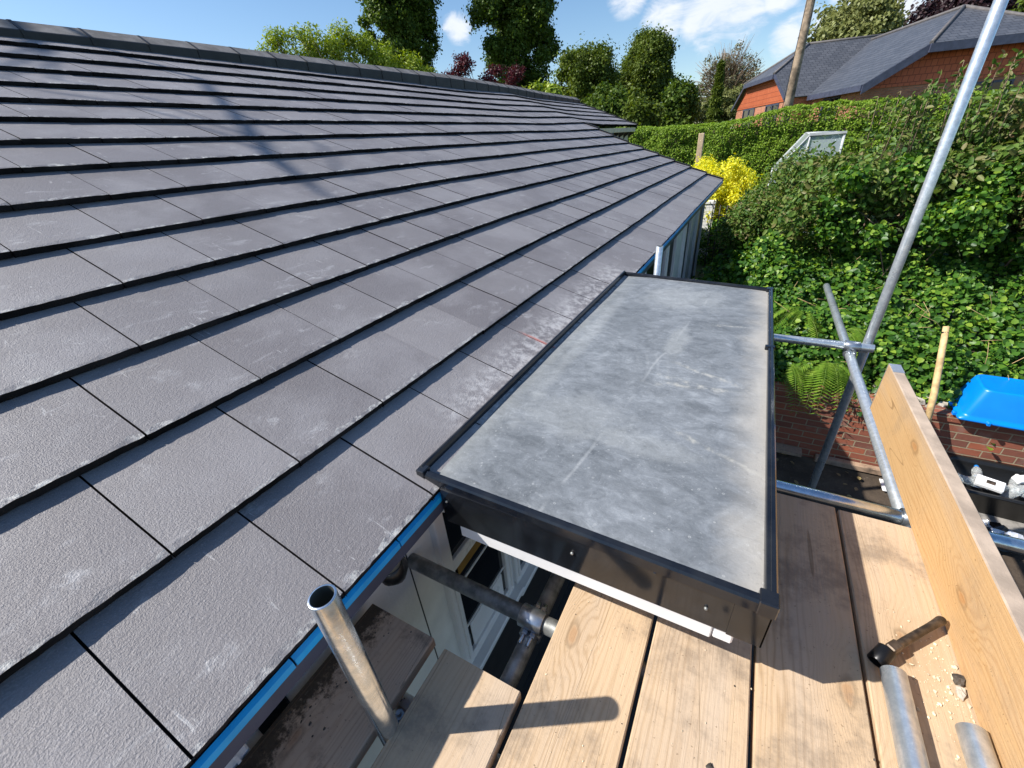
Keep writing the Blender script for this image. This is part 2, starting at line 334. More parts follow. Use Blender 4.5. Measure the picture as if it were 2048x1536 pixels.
def membrane_mat():
    m, t, b = newmat('chalky_rubber_membrane')
    v = node(t, 'ShaderNodeTexCoord').outputs['Object']
    a = nz(t, vmul(t, v, (1.0, 0.8, 1)), 2.6, 7.0, 0.68, 0.5)
    st = nz(t, vmul(t, v, (4.5, 9.0, 3)), 3.0, 8.0, 0.78, 0.6)
    fine = nz(t, v, 95.0, 4.0, 0.7)
    mid = nz(t, vmul(t, v, (1.0, 1.5, 1)), 13.0, 8.0, 0.74, 0.8)
    f = mth(t, 'ADD', mth(t, 'ADD', mth(t, 'MULTIPLY', a, 0.50), mth(t, 'MULTIPLY', st, 0.24)), mth(t, 'MULTIPLY', mid, 0.67))
    c = ramp(t, mth(t, 'SUBTRACT', f, 0.20), [(0.34, (0.098, 0.108, 0.118)), (0.46, (0.152, 0.165, 0.178)), (0.55, (0.195, 0.210, 0.226)), (0.72, (0.32, 0.34, 0.36))])
    sep = node(t, 'ShaderNodeSeparateXYZ', {0: v}).outputs; X, Y = sep[0], sep[1]
    nn = mth(t, 'MULTIPLY', mth(t, 'SUBTRACT', nz(t, v, 6.0, 5.0), 0.5), 0.16)
    d1 = sstep(t, mth(t, 'ADD', X, nn), 0.30, 0.44)      # dust swept against the outer edge
    c = mixc(t, mth(t, 'MULTIPLY', d1, 0.85), c, (0.40, 0.375, 0.335))
    d2 = sstep(t, mth(t, 'ADD', X, nn), -0.30, -0.44)
    c = mixc(t, mth(t, 'MULTIPLY', d2, 0.45), c, (0.26, 0.265, 0.25))
    # pale crease running along the sheet
    cr = mth(t, 'ABSOLUTE', mth(t, 'ADD', X, mth(t, 'ADD', mth(t, 'MULTIPLY_ADD', Y, -0.115, -0.045), mth(t, 'MULTIPLY', mth(t, 'SUBTRACT', nz(t, v, 3.0, 2.0), 0.5), 0.05))))
    c = mixc(t, mth(t, 'MULTIPLY', sstep(t, cr, 0.008, 0.001), mth(t, 'MULTIPLY', sstep(t, nz(t, v, 4.0, 3.0), 0.44, 0.60), 0.28)), c, (0.45, 0.46, 0.46))
    # soft wet-dark and chalk-pale patches, then sandy runs towards the outer edge
    pn = mth(t, 'MULTIPLY', mth(t, 'SUBTRACT', nz(t, v, 9.0, 6.0, 0.7), 0.5), 1.7)

    def patch(cx, cy, rx, ry):
        q = vmul(t, vadd(t, v, (-cx, -cy, 0)), (1 / rx, 1 / ry, 0))
        return sstep(t, mth(t, 'ADD', node(t, 'ShaderNodeVectorMath', {0: q}, operation='LENGTH').outputs['Value'], pn), 1.15, 0.45)
    for cx, cy, rx, ry, k in ((0.206, -0.407, 0.06, 0.05, 0.6), (0.223, 0.392, 0.13, 0.10, 0.55), (0.0, -0.30, 0.16, 0.10, 0.35), (-0.20, 0.30, 0.14, 0.35, 0.3), (-0.24, -0.78, 0.08, 0.09, 0.4), (0.12, -0.86, 0.10, 0.05, 0.35)):
        c = mixc(t, mth(t, 'MULTIPLY', patch(cx, cy, rx, ry), k * 0.6), c, (0.075, 0.083, 0.09))
    for cx, cy, rx, ry, k in ((0.07, 0.12, 0.05, 0.20, 0.5), (0.08, -0.66, 0.22, 0.06, 0.35), (-0.15, -0.60, 0.20, 0.16, 0.35), (0.0, 0.72, 0.25, 0.22, 0.4), (-0.32, 0.1, 0.04, 0.8, 0.3)):
        c = mixc(t, mth(t, 'MULTIPLY', patch(cx, cy, rx, ry), k * 0.6), c, (0.42, 0.43, 0.42))
    rn = mth(t, 'MULTIPLY', mth(t, 'SUBTRACT', nz(t, v, 7.0, 4.0), 0.5), 0.11)
    for y0, sl, xa, xb in ((-0.283, 0.14, 0.02, 0.32), (-0.035, -0.48, 0.09, 0.36), (-0.20, -0.25, 0.06, 0.26), (0.355, 0.10, 0.20, 0.34), (-0.47, -0.5, 0.16, 0.40)):
        d = mth(t, 'ABSOLUTE', mth(t, 'SUBTRACT', mth(t, 'ADD', Y, rn), mth(t, 'MULTIPLY_ADD', X, sl, y0)))
        mk = mth(t, 'MULTIPLY', sstep(t, d, 0.020, 0.001), mth(t, 'MULTIPLY', sstep(t, X, xa - .03, xa + .05), sstep(t, X, xb + .05, xb - .05)))
        c = mixc(t, mth(t, 'MULTIPLY', mk, mth(t, 'MULTIPLY', sstep(t, nz(t, v, 24.0, 6.0, 0.7), 0.40, 0.66), 0.55)), c, (0.52, 0.50, 0.44))
    # dried water runs, thin pale lines
    wl = nz(t, v, 3.4, 3.0, 0.55, 1.1)
    ln = mth(t, 'ABSOLUTE', mth(t, 'SUBTRACT', wl, 0.53))
    c = mixc(t, mth(t, 'MULTIPLY', sstep(t, ln, 0.006, 0.001), mth(t, 'MULTIPLY', sstep(t, nz(t, v, 2.2, 2.0), 0.54, 0.66), 0.0)), c, (0.62, 0.60, 0.55))
    # brushed arcs near the outer corner
    arc = mth(t, 'SINE', mth(t, 'MULTIPLY', node(t, 'ShaderNodeVectorMath', {0: vadd(t, v, (0.55, 0.25, 0))}, operation='LENGTH').outputs['Value'], 160.0))
    am = mth(t, 'MULTIPLY', sstep(t, nz(t, v, 3.0, 2.0), 0.52, 0.66), sstep(t, arc, 0.3, 1.0))
    c = mixc(t, mth(t, 'MULTIPLY', am, 0.07), c, (0.52, 0.53, 0.53))
    c = mixc(t, mth(t, 'MULTIPLY', sstep(t, fine, 0.57, 0.75), 0.30), c, (0.52, 0.53, 0.54))
    c = mixc(t, mth(t, 'MULTIPLY', sstep(t, fine, 0.42, 0.27), 0.4), c, (0.09, 0.095, 0.10))
    vo = node(t, 'ShaderNodeTexVoronoi', {'Vector': v, 'Scale': 30.0}).outputs['Distance']
    c = mixc(t, mth(t, 'MULTIPLY', mth(t, 'MULTIPLY', sstep(t, vo, 0.12, 0.09), sstep(t, vo, 0.04, 0.07)), mth(t, 'MULTIPLY', sstep(t, Y, -0.55, -0.8), 0.3)), c, (0.6, 0.6, 0.58))
    setp(t, b, col=c, rough=0.55, spec=0.4, normal=bump(t, mth(t, 'ADD', mth(t, 'MULTIPLY', fine, 0.3), mth(t, 'MULTIPLY', st, 1.0)), 0.004, 0.6))
    return m


M['membrane'] = membrane_mat()
M['brick_red'] = brick_mat('garden_wall_brick', (0.34, 0.105, 0.058), (0.18, 0.072, 0.052), (0.42, 0.34, 0.225))
M['brick_house'] = brick_mat('house_brick', (0.50, 0.22, 0.13), (0.36, 0.15, 0.09), (0.42, 0.33, 0.25), dirt=0.2)
M['slate'] = course_mat('grey_slate', (0.055, 0.060, 0.072), (0.105, 0.110, 0.125), 0.30, 0.23, (0.02, 0.02, 0.025), 0.5, 0.06)
M['hung_tile'] = course_mat('red_hanging_tile', (0.52, 0.125, 0.052), (0.62, 0.17, 0.075), 0.20, 0.22, (0.22, 0.05, 0.025), 0.7, 0.06)
M['hip_tile'] = simple('hip_tile', (0.12, 0.11, 0.108), 0.7)
M['white_brick'] = brick_mat('white_painted_brick', (0.80, 0.80, 0.78), (0.76, 0.76, 0.74), (0.66, 0.66, 0.64), dirt=0.06)


def ground_mat():
    m, t, b = newmat('garden_ground'); v = node(t, 'ShaderNodeTexCoord').outputs['Object']
    n = nz(t, v, 2.2, 7.0, 0.7); n2 = nz(t, v, 28.0, 5.0, 0.7)
    c = mixc(t, sstep(t, n, 0.35, 0.65), (0.045, 0.034, 0.025), (0.088, 0.066, 0.048))
    c = mixc(t, mth(t, 'MULTIPLY', sstep(t, n2, 0.58, 0.72), 0.6), c, (0.16, 0.13, 0.10))
    sep = node(t, 'ShaderNodeSeparateXYZ', {0: v}).outputs
    c = mixc(t, mth(t, 'MULTIPLY', sstep(t, sep[1], 7.0, 12.0), 0.85), c, (0.055, 0.085, 0.025))
    setp(t, b, col=c, rough=0.9, spec=0.2, normal=bump(t, mth(t, 'ADD', n, mth(t, 'MULTIPLY', n2, 0.3)), 0.02))
    return m


M['ground'] = ground_mat()
M['deck'] = course_mat('dark_grooved_decking', (0.018, 0.016, 0.015), (0.032, 0.028, 0.026), 6.0, 0.02, (0.008, 0.007, 0.007), 0.6, 0.004)
G = lambda *a: [tuple(x) for x in a]
M['ivy'] = leaf_mat('round_green_leaf', G((0.022, 0.072, 0.011), (0.040, 0.115, 0.015), (0.066, 0.165, 0.020), (0.115, 0.235, 0.026), (0.26, 0.38, 0.045)), rough=0.42, gloss=0.3)
M['shrub'] = leaf_mat('shrub_leaf', G((0.040, 0.090, 0.018), (0.070, 0.145, 0.025), (0.115, 0.195, 0.036), (0.175, 0.235, 0.055), (0.20, 0.165, 0.075)), rough=0.45, gloss=0.25)
M['shrub_red'] = leaf_mat('bronze_tipped_leaf', G((0.055, 0.105, 0.022), (0.105, 0.155, 0.038), (0.175, 0.165, 0.062), (0.22, 0.135, 0.07), (0.10, 0.175, 0.03)), rough=0.45, gloss=0.25)
M['hedge'] = leaf_mat('clipped_hedge_leaf', G((0.095, 0.175, 0.016), (0.145, 0.250, 0.020), (0.200, 0.315, 0.028), (0.28, 0.38, 0.045)), rough=0.5, gloss=0.2)
M['yellow'] = leaf_mat('golden_leaf', G((0.66, 0.62, 0.02), (0.82, 0.79, 0.05), (0.88, 0.86, 0.12), (0.42, 0.50, 0.03)), rough=0.5, trans=0.42)
M['fern'] = leaf_mat('fern_frond', G((0.10, 0.20, 0.02), (0.16, 0.28, 0.03), (0.23, 0.34, 0.045)))
M['tree_dark'] = leaf_mat('dark_tree_leaf', G((0.040, 0.078, 0.013), (0.076, 0.128, 0.020), (0.135, 0.190, 0.034)), gloss=0.15)
M['tree_mid'] = leaf_mat('mid_tree_leaf', G((0.058, 0.090, 0.015), (0.095, 0.140, 0.022), (0.150, 0.195, 0.036)), gloss=0.15)
M['tree_light'] = leaf_mat('light_tree_leaf', G((0.16, 0.24, 0.024), (0.25, 0.34, 0.040), (0.36, 0.42, 0.075)), gloss=0.2)
M['tree_olive'] = leaf_mat('olive_tree_leaf', G((0.14, 0.16, 0.050), (0.20, 0.22, 0.075), (0.28, 0.30, 0.12)), gloss=0.15)
M['tree_grey'] = leaf_mat('sparse_tree_leaf', G((0.1280, 0.1280, 0.0768), (0.1920, 0.1728, 0.1088), (0.1536, 0.1792, 0.0768)), gloss=0.3)
M['copper'] = leaf_mat('copper_leaf', G((0.040, 0.010, 0.014), (0.080, 0.018, 0.024), (0.14, 0.032, 0.036)), gloss=0.3)
M['beech'] = leaf_mat('purple_beech_leaf', G((0.020, 0.012, 0.016), (0.035, 0.018, 0.022), (0.055, 0.028, 0.03)), gloss=0.3)

# ------------------------------------------------------------------ mesh helpers
WL = {}


class MB:
    def __init__(s): s.v = []; s.f = []; s.m = []; s.uv = []; s.smooth = []

    def face(s, idx, mi=0, uv=None, sm=False):
        s.f.append(tuple(idx)); s.m.append(mi); s.uv.append(uv); s.smooth.append(sm)

    def poly(s, pts, mi=0, uax=None, vax=None):
        b = len(s.v); s.v += [tuple(p) for p in pts]
        uv = None
        if uax is not None: uv = [(Vector(p).dot(uax), Vector(p).dot(vax)) for p in pts]
        s.face(range(b, b + len(pts)), mi, uv)

    def box(s, lo, hi, mi=0, M4=None, bev=0.0):
        x0, y0, z0 = lo; x1, y1, z1 = hi
        if bev <= 0:
            P = [(x, y, z) for z in (z0, z1) for y in (y0, y1) for x in (x0, x1)]
            F = [(0, 2, 3, 1), (4, 5, 7, 6), (0, 1, 5, 4), (2, 6, 7, 3), (0, 4, 6, 2), (1, 3, 7, 5)]
        else:
            c = Vector(((x0 + x1) / 2, (y0 + y1) / 2, (z0 + z1) / 2)); h = Vector(((x1 - x0) / 2, (y1 - y0) / 2, (z1 - z0) / 2))
            P = []; idx = {}
            for sx in (-1, 1):
                for sy in (-1, 1):
                    for sz in (-1, 1):
                        for ax in range(3):
                            q = [sx * h[0], sy * h[1], sz * h[2]]
                            for a2 in range(3):
                                if a2 != ax: q[a2] -= (sx, sy, sz)[a2] * bev
                            idx[(sx, sy, sz, ax)] = len(P); P.append(tuple(c + Vector(q)))
            F = []
            I = lambda a, b_, c_, ax: idx[(a, b_, c_, ax)]
            for q in (-1, 1):
                F.append([I(q, -1, -1, 0), I(q, 1, -1, 0), I(q, 1, 1, 0), I(q, -1, 1, 0)][::q])
                F.append([I(-1, q, -1, 1), I(-1, q, 1, 1), I(1, q, 1, 1), I(1, q, -1, 1)][::q])
                F.append([I(-1, -1, q, 2), I(1, -1, q, 2), I(1, 1, q, 2), I(-1, 1, q, 2)][::q])
            for a in (-1, 1):
                for b_ in (-1, 1):
                    F.append([I(-1, a, b_, 1), I(1, a, b_, 1), I(1, a, b_, 2), I(-1, a, b_, 2)][::-a * b_])
                    F.append([I(a, -1, b_, 0), I(a, -1, b_, 2), I(a, 1, b_, 2), I(a, 1, b_, 0)][::a * b_ * -1])
                    F.append([I(a, b_, -1, 0), I(a, b_, 1, 0), I(a, b_, 1, 1), I(a, b_, -1, 1)][::-a * b_])
                    for c_ in (-1, 1):
                        F.append([I(a, b_, c_, 0), I(a, b_, c_, 1), I(a, b_, c_, 2)][::a * b_ * c_])
        b = len(s.v)
        s.v += [tuple(M4 @ Vector(p)) if M4 else p for p in P]
        for f in F:
            pts = [P[i] for i in f]
            n = (Vector(pts[1]) - Vector(pts[0])).cross(Vector(pts[2]) - Vector(pts[0]))
            k = max(range(3), key=lambda i: abs(n[i]))
            uv = [((p[1], p[2]), (p[0], p[2]), (p[0], p[1]))[k] for p in pts]
            s.face([b + i for i in f], mi, uv)

    def rings(s, rings, mi=0, closed=True, capa=False, capb=False, sm=True):
        b = len(s.v); n = len(rings[0])
        for r in rings: s.v += [tuple(p) for p in r]
        for i in range(len(rings) - 1):
            for j in range(n if closed else n - 1):
                k = (j + 1) % n
                s.face((b + i * n + j, b + i * n + k, b + (i + 1) * n + k, b + (i + 1) * n + j), mi, None, sm)
        if capa: s.face([b + j for j in range(n)][::-1], mi)
        if capb: s.face([b + (len(rings) - 1) * n + j for j in range(n)], mi)

    def cyl(s, p0, p1, r0, r1=None, n=16, mi=0, caps=True, sm=True):
        r1 = r0 if r1 is None else r1
        p0 = Vector(p0); p1 = Vector(p1); d = (p1 - p0).normalized()
        a = d.orthogonal().normalized(); b = d.cross(a)
        rg = lambda p, r: [p + (a * math.cos(2 * math.pi * j / n) + b * math.sin(2 * math.pi * j / n)) * r for j in range(n)]
        s.rings([rg(p0, r0), rg(p1, r1)], mi, True, caps, caps, sm)

    def tube(s, p0, p1, r=0.02415, wall=0.004, n=28, mi=0, bore=False):
        p0 = Vector(p0); p1 = Vector(p1); d = (p1 - p0).normalized()
        a = d.orthogonal().normalized(); b = d.cross(a)
        rg = lambda p, rr: [p + (a * math.cos(2 * math.pi * j / n) + b * math.sin(2 * math.pi * j / n)) * rr for j in range(n)]
        i = r - wall; e = 0.0009
        s.rings([rg(p0, i), rg(p0, r - e), rg(p0 + d * e, r), rg(p1 - d * e, r), rg(p1, r - e), rg(p1, i)], mi)
        s.rings([rg(p1, i), rg(p0 + (p1 - p0) * 0.5, i), rg(p0, i)], mi + 1 if bore else mi)

    def sweep(s, pts, radii, n=8, mi=0):
        pts = [Vector(p) for p in pts]; rg = []; a = None
        for i, p in enumerate(pts):
            d = (pts[min(i + 1, len(pts) - 1)] - pts[max(i - 1, 0)]).normalized()
            a = d.orthogonal().normalized() if a is None else (a - d * a.dot(d)).normalized()
            b = d.cross(a); r = radii[i] if hasattr(radii, '__len__') else radii
            rg.append([p + (a * math.cos(2 * math.pi * j / n) + b * math.sin(2 * math.pi * j / n)) * r for j in range(n)])
        s.rings(rg, mi, True, True, True)

    def lathe(s, prof, org, axis=(0, 0, 1), n=24, mi=0):
        d = Vector(axis).normalized(); a = d.orthogonal().normalized(); b = d.cross(a); o = Vector(org)
        s.rings([[o + d * z + (a * math.cos(2 * math.pi * j / n) + b * math.sin(2 * math.pi * j / n)) * max(r, 1e-4) for j in range(n)] for r, z in prof], mi)

    def blob(s, c, r, seed=0, amp=0.3, nu=10, nv=6, mi=0, sm=False):
        rr = []
        for i in range(nv + 1):
            th = math.pi * i / nv; row = []
            for j in range(nu):
                ph = 2 * math.pi * j / nu
                d = Vector((math.sin(th) * math.cos(ph), math.sin(th) * math.sin(ph), math.cos(th)))
                k = 1 + amp * noise.noise(d * 1.7 + Vector((seed * 3.1, seed * 1.7, seed)))
                row.append(Vector(c) + Vector((d.x * r[0], d.y * r[1], d.z * r[2])) * k)
            rr.append(row)
        s.rings(rr, mi, sm=sm)

    def build(s, name, mats, parent=None, origin=None):
        if not isinstance(mats, (list, tuple)): mats = [mats]
        me = bpy.data.meshes.new(name)
        V = np.array(s.v, dtype=np.float64)
        if origin is None:
            lo = V.min(0); hi = V.max(0); origin = Vector(((lo[0] + hi[0]) / 2, (lo[1] + hi[1]) / 2, lo[2]))
        origin = Vector(origin)
        me.from_pydata([tuple(x) for x in (V - np.array(origin))], [], s.f)
        for m in mats: me.materials.append(m)
        me.polygons.foreach_set('material_index', s.m)
        me.polygons.foreach_set('use_smooth', s.smooth)
        if any(u is not None for u in s.uv):
            ul = me.uv_layers.new(name='UVMap'); arr = []
            for f, u in zip(s.f, s.uv):
                for i in range(len(f)): arr += list(u[i]) if u is not None else [0.0, 0.0]
            ul.data.foreach_set('uv', arr)
        me.update()
        return link(name, me, parent, origin)


def link(name, data, parent=None, origin=Vector((0, 0, 0))):
    o = bpy.data.objects.new(name, data); COL.objects.link(o)
    WL[o] = Vector(origin)
    if parent is not None: o.parent = parent; o.location = Vector(origin) - WL[parent]
    else: o.location = origin
    return o


def tag(o, label=None, cat=None, group=None, kind=None):
    if label: o['label'] = label
    if cat: o['category'] = cat
    if group: o['group'] = group
    if kind: o['kind'] = kind
    return o


def thing(name, loc, label, cat, group=None):
    return tag(link(name, None, None, Vector(loc)), label, cat, group)


def copy_tree(o, loc, parent=None, **k):
    c = o.copy(); COL.objects.link(c)
    if parent is None: c.location = loc; WL[c] = Vector(loc); tag(c, **k)
    else: c.parent = parent
    for ch in list(o.children): copy_tree(ch, None, c)
    return c


def leaves(name, P, N, size, mat, parent=None, origin=None, aspect=0.62, shape='kite', spread=0.7, up=0.35, fold=0.22, droop=0.25, jit=0.35):
    """many small leaf faces as one mesh; P points, N outward directions"""
    n = len(P); P = np.asarray(P, float); N = np.asarray(N, float)
    nn = N + rng.normal(0, spread, (n, 3)) + np.array([0, 0, up]); nn /= np.linalg.norm(nn, axis=1)[:, None] + 1e-9
    t = rng.normal(0, 1, (n, 3)) + N * 0.5 - np.array([0, 0, droop]); t -= nn * (t * nn).sum(1)[:, None]; t /= np.linalg.norm(t, axis=1)[:, None] + 1e-9
    b = np.cross(nn, t)
    L = (size * (1 + rng.uniform(-jit, jit, n)))[:, None]; Wd = L * aspect * 0.5; F = L * fold * 0.5
    if shape == 'kite':
        pts = [P, P + t * L * 0.5 + b * Wd + nn * F, P + t * L, P + t * L * 0.5 - b * Wd + nn * F]
        fa = [(0, 1, 2), (0, 2, 3)]
    else:
        pts = [P, P + t * L * 0.22 + b * Wd * 0.95 + nn * F, P + t * L * 0.65 + b * Wd * 0.85 + nn * F, P + t * L, P + t * L * 0.65 - b * Wd * 0.85 + nn * F, P + t * L * 0.22 - b * Wd * 0.95 + nn * F]
        fa = [(0, 1, 2, 3), (0, 3, 4, 5)]
    k = len(pts); V = np.stack(pts, 1).reshape(-1, 3)
    if origin is None: origin = Vector((V[:, 0].mean(), V[:, 1].mean(), V[:, 2].min()))
    V = V - np.array(origin)
    me = bpy.data.meshes.new(name)
    me.vertices.add(len(V)); me.vertices.foreach_set('co', V.astype(np.float32).ravel())
    base = (np.arange(n) * k)[:, None]
    fl = np.concatenate([base + np.array(f)[None] for f in fa], 1).ravel(); fs = len(fa[0])
    me.loops.add(len(fl)); me.loops.foreach_set('vertex_index', fl.astype(np.int32))
    npol = n * len(fa); me.polygons.add(npol)
    me.polygons.foreach_set('loop_start', np.arange(npol, dtype=np.int32) * fs)
    me.polygons.foreach_set('loop_total', np.full(npol, fs, np.int32))
    me.materials.append(mat); me.update(calc_edges=True)
    return link(name, me, parent, Vector(origin))


def sphere_dirs(n):
    d = rng.normal(0, 1, (n, 3)); return d / np.linalg.norm(d, axis=1)[:, None]


def clumps(centres, radii, per, squash=0.8, shell=0.35, fuzz=0.22, amp=0.30, stretch=0.0):
    """points spread near the surfaces of overlapping clumps, with stray sprays beyond them"""
    Ps, Ns = [], []
    for c, r in zip(centres, radii):
        m = max(8, int(per * (r / np.mean(radii)) ** 2)); d = sphere_dirs(m)
        rad = r * (1 - shell * rng.random(m) ** 1.6) * (1 + amp * np.minimum(1.7, np.abs(rng.normal(0, 1, m))) * (rng.random(m) < fuzz))
        q = d * rad[:, None] * np.array([1, 1, squash])
        if stretch:
            ax = rng.normal(0, 1, 3) + np.array([0, 0, -0.3]); ax /= np.linalg.norm(ax)
            q = q + np.outer(q @ ax, ax) * rng.uniform(0, stretch) - q * 0.12 * stretch
        Ps.append(np.asarray(c) + q); Ns.append(d)
    return np.concatenate(Ps), np.concatenate(Ns)


def crown_centres(c, rad, n, rmin, rmax, inner=0.35, zbias=0.0):
    d = sphere_dirs(n); d[:, 2] += zbias; d /= np.linalg.norm(d, axis=1)[:, None]
    q = inner + (1 - inner) * rng.random(n) ** 0.6
    r = rng.uniform(rmin, rmax, n)
    out = np.asarray(c) + d * q[:, None] * (np.asarray(rad) - r.mean() * 0.6)
    return out, r


def tree(name, base, top, c, rad, nclump, per, leaf, mat, label, cat='tree', group=None, rmin=0.5, rmax=1.0, trunk=0.25, inner=0.35, aspect=0.7, limbs=9, squash=0.85, extra=None, origin_z=None, up=0.35, spread=0.7):
    base = Vector(base); root = thing(name, base, label, cat, group)
    C, r = crown_centres(c, rad, nclump, rmin, rmax, inner)
    if extra is not None:
        C = np.concatenate([C, np.array([e[:3] for e in extra])]); r = np.concatenate([r, np.array([e[3] for e in extra])])
    P, N = clumps(C, r, per, squash, 0.5, 0.38, 0.42, 1.0)
    leaves('crown', P, N, leaf, mat, root, origin=Vector(c), aspect=aspect, up=up, spread=spread)
    mb = MB(); cc = Vector(c); tp = cc + Vector((0, 0, rad[2] * 0.6))
    n = 7; pts = [base.lerp(tp, i / n) + Vector((noise.noise(Vector((i * .7, base.x, 0))), noise.noise(Vector((0, i * .7, base.y))), 0)) * 0.12 * i / 3 for i in range(n + 1)]
    mb.sweep(pts, [trunk * (1 - 0.85 * i / n) for i in range(n + 1)], 10)
    for i in range(limbs):
        k = random.randrange(len(C)); e = Vector(C[k]); s0 = pts[2 + i % 4]
        mid = s0.lerp(e, 0.5) + Vector((0, 0, 0.12 * (e - s0).length))
        mb.sweep([s0, mid, e], [trunk * 0.35, trunk * 0.2, trunk * 0.06], 6)
    mb.build('trunk', M['bark'], root)
    return root


def shrub(name, C, r, per, leaf, mat, label, cat='shrub', group=None, shape='kite', stems=14, base=None, aspect=0.6, shell=0.5, squash=0.9, stem_r=0.012, **kw):
    C = np.asarray(C, float); r = np.asarray(r, float)
    b = Vector(base) if base is not None else Vector((C[:, 0].mean(), C[:, 1].mean(), (C[:, 2] - r).min()))
    root = thing(name, b, label, cat, group)
    P, N = clumps(C, r, per, squash, shell)
    leaves('foliage', P, N, leaf, mat, root, aspect=aspect, shape=shape, **kw)
    mb = MB()
    for i in range(stems):
        e = Vector(C[i % len(C)]) + Vector((random.uniform(-.2, .2), random.uniform(-.2, .2), 0)) * float(r.mean())
        s0 = b + Vector((random.uniform(-.3, .3), random.uniform(-.15, .15), 0)) * (1 + 0.3 * len(C) ** 0.5)
        s0.z = b.z
        mid = s0.lerp(e, 0.55) + Vector((random.uniform(-.1, .1), random.uniform(-.1, .1), 0.15))
        mb.sweep([s0, mid, e], [stem_r, stem_r * 0.8, stem_r * 0.4], 6)
    mb.build('stem', M['twig'], root)
    return root


# ------------------------------------------------------------------ ground
def gz(x, y):
    a = min(1, max(0, (y - 4.60) / 0.05)) * min(1, max(0, (x - 0.2) / 0.5))
    b = min(1, max(0, (y - 6.0) / 12.0)); b = b * b * (3 - 2 * b)
    far = min(1, max(0, (y - 20) / 60.0))
    side = min(1, max(0, (x + 12) / 11.0))
    return 0.76 * a * (1 - b) + (1.25 * b * max(side, 0.25 if y > 20 else 0) + far * 1.5) + (0.5 * b * a)


mb = MB()
xs = [-260, -150, -90, -50, -30, -20, -14] + [-12 + i * 0.75 for i in range(33)] + [16, 22, 34, 60, 120, 260]
ys = [-120, -60, -30, -12] + [-6 + i * 0.8 for i in range(13)] + [4.58, 4.61, 4.66] + [5 + i * 0.7 for i in range(30)] + [28, 34, 45, 60, 90, 150, 320]
for y in ys:
    for x in xs: mb.v.append((x, y, gz(x, y) - (0.03 if -3 < y < 4.6 and x > -1 else 0)))
nxs = len(xs)
for j in range(len(ys) - 1):
    for i in range(nxs - 1): mb.face((j * nxs + i, j * nxs + i + 1, (j + 1) * nxs + i + 1, (j + 1) * nxs + i), 0, None, True)
tag(mb.build('ground', M['ground'], origin=(0, 0, 0)), kind='structure')
mb = MB()
mb.poly([(-0.82, -4, 0.004), (0.55, -4, 0.004), (0.55, 4.2, 0.004), (-0.82, 4.2, 0.004)], 0, Vector((0, 1, 0)), Vector((1, 0, 0)))
tag(mb.build('garden_path', M['deck']), kind='structure')

# ------------------------------------------------------------------ bungalow
EX, EZ, GA, PITCH, TW = -0.6514, 2.370, 0.3446, R(21.854), 0.3225
CP, SP = math.cos(PITCH), math.sin(PITCH)
YV, YE, Y0 = 9.95, 14.55, -3.0


def tab(x, xs, ys):
    return float(np.interp(x, xs, ys))


NEARB = [0, 0.0, -0.006, -0.006, 0, 0.003, 0.009, 0.015, 0.016, 0.010, 0.003, -0.007, -0.011, -0.014, -0.016, -0.016]


def dz(k, y):
    lo = tab(y, [0, 3, 4.5, 6, 7.3, 9, 10, 11], [0, 0, -0.013, -0.016, -0.030, -0.044, -0.056, -0.06])
    hi = tab(y, [0, 3, 6, 8, 9, 9.9, 10.6, 11.2, 14.6], [0, 0, -0.008, -0.020, -0.006, 0.003, -0.022, -0.036, -0.05])
    w = min(1, max(0, (k - 6) / 3.0)); w2 = min(1, max(0, (12 - k) / 3.0))
    v = lo * (1 - w) + hi * w
    kk = min(15, max(0, k)); i = int(kk); bump_ = NEARB[i] + (NEARB[min(15, i + 1)] - NEARB[i]) * (kk - i)
    return v + bump_ * min(1, max(0, 1 - (y - 0.6) / 1.8))


def roofp(k, y, off=0.0):
    """point on the nominal tile surface k courses up from the eaves"""
    return Vector((EX - k * GA * CP + off * SP, y, EZ + k * GA * SP + dz(k, y) + off * CP))


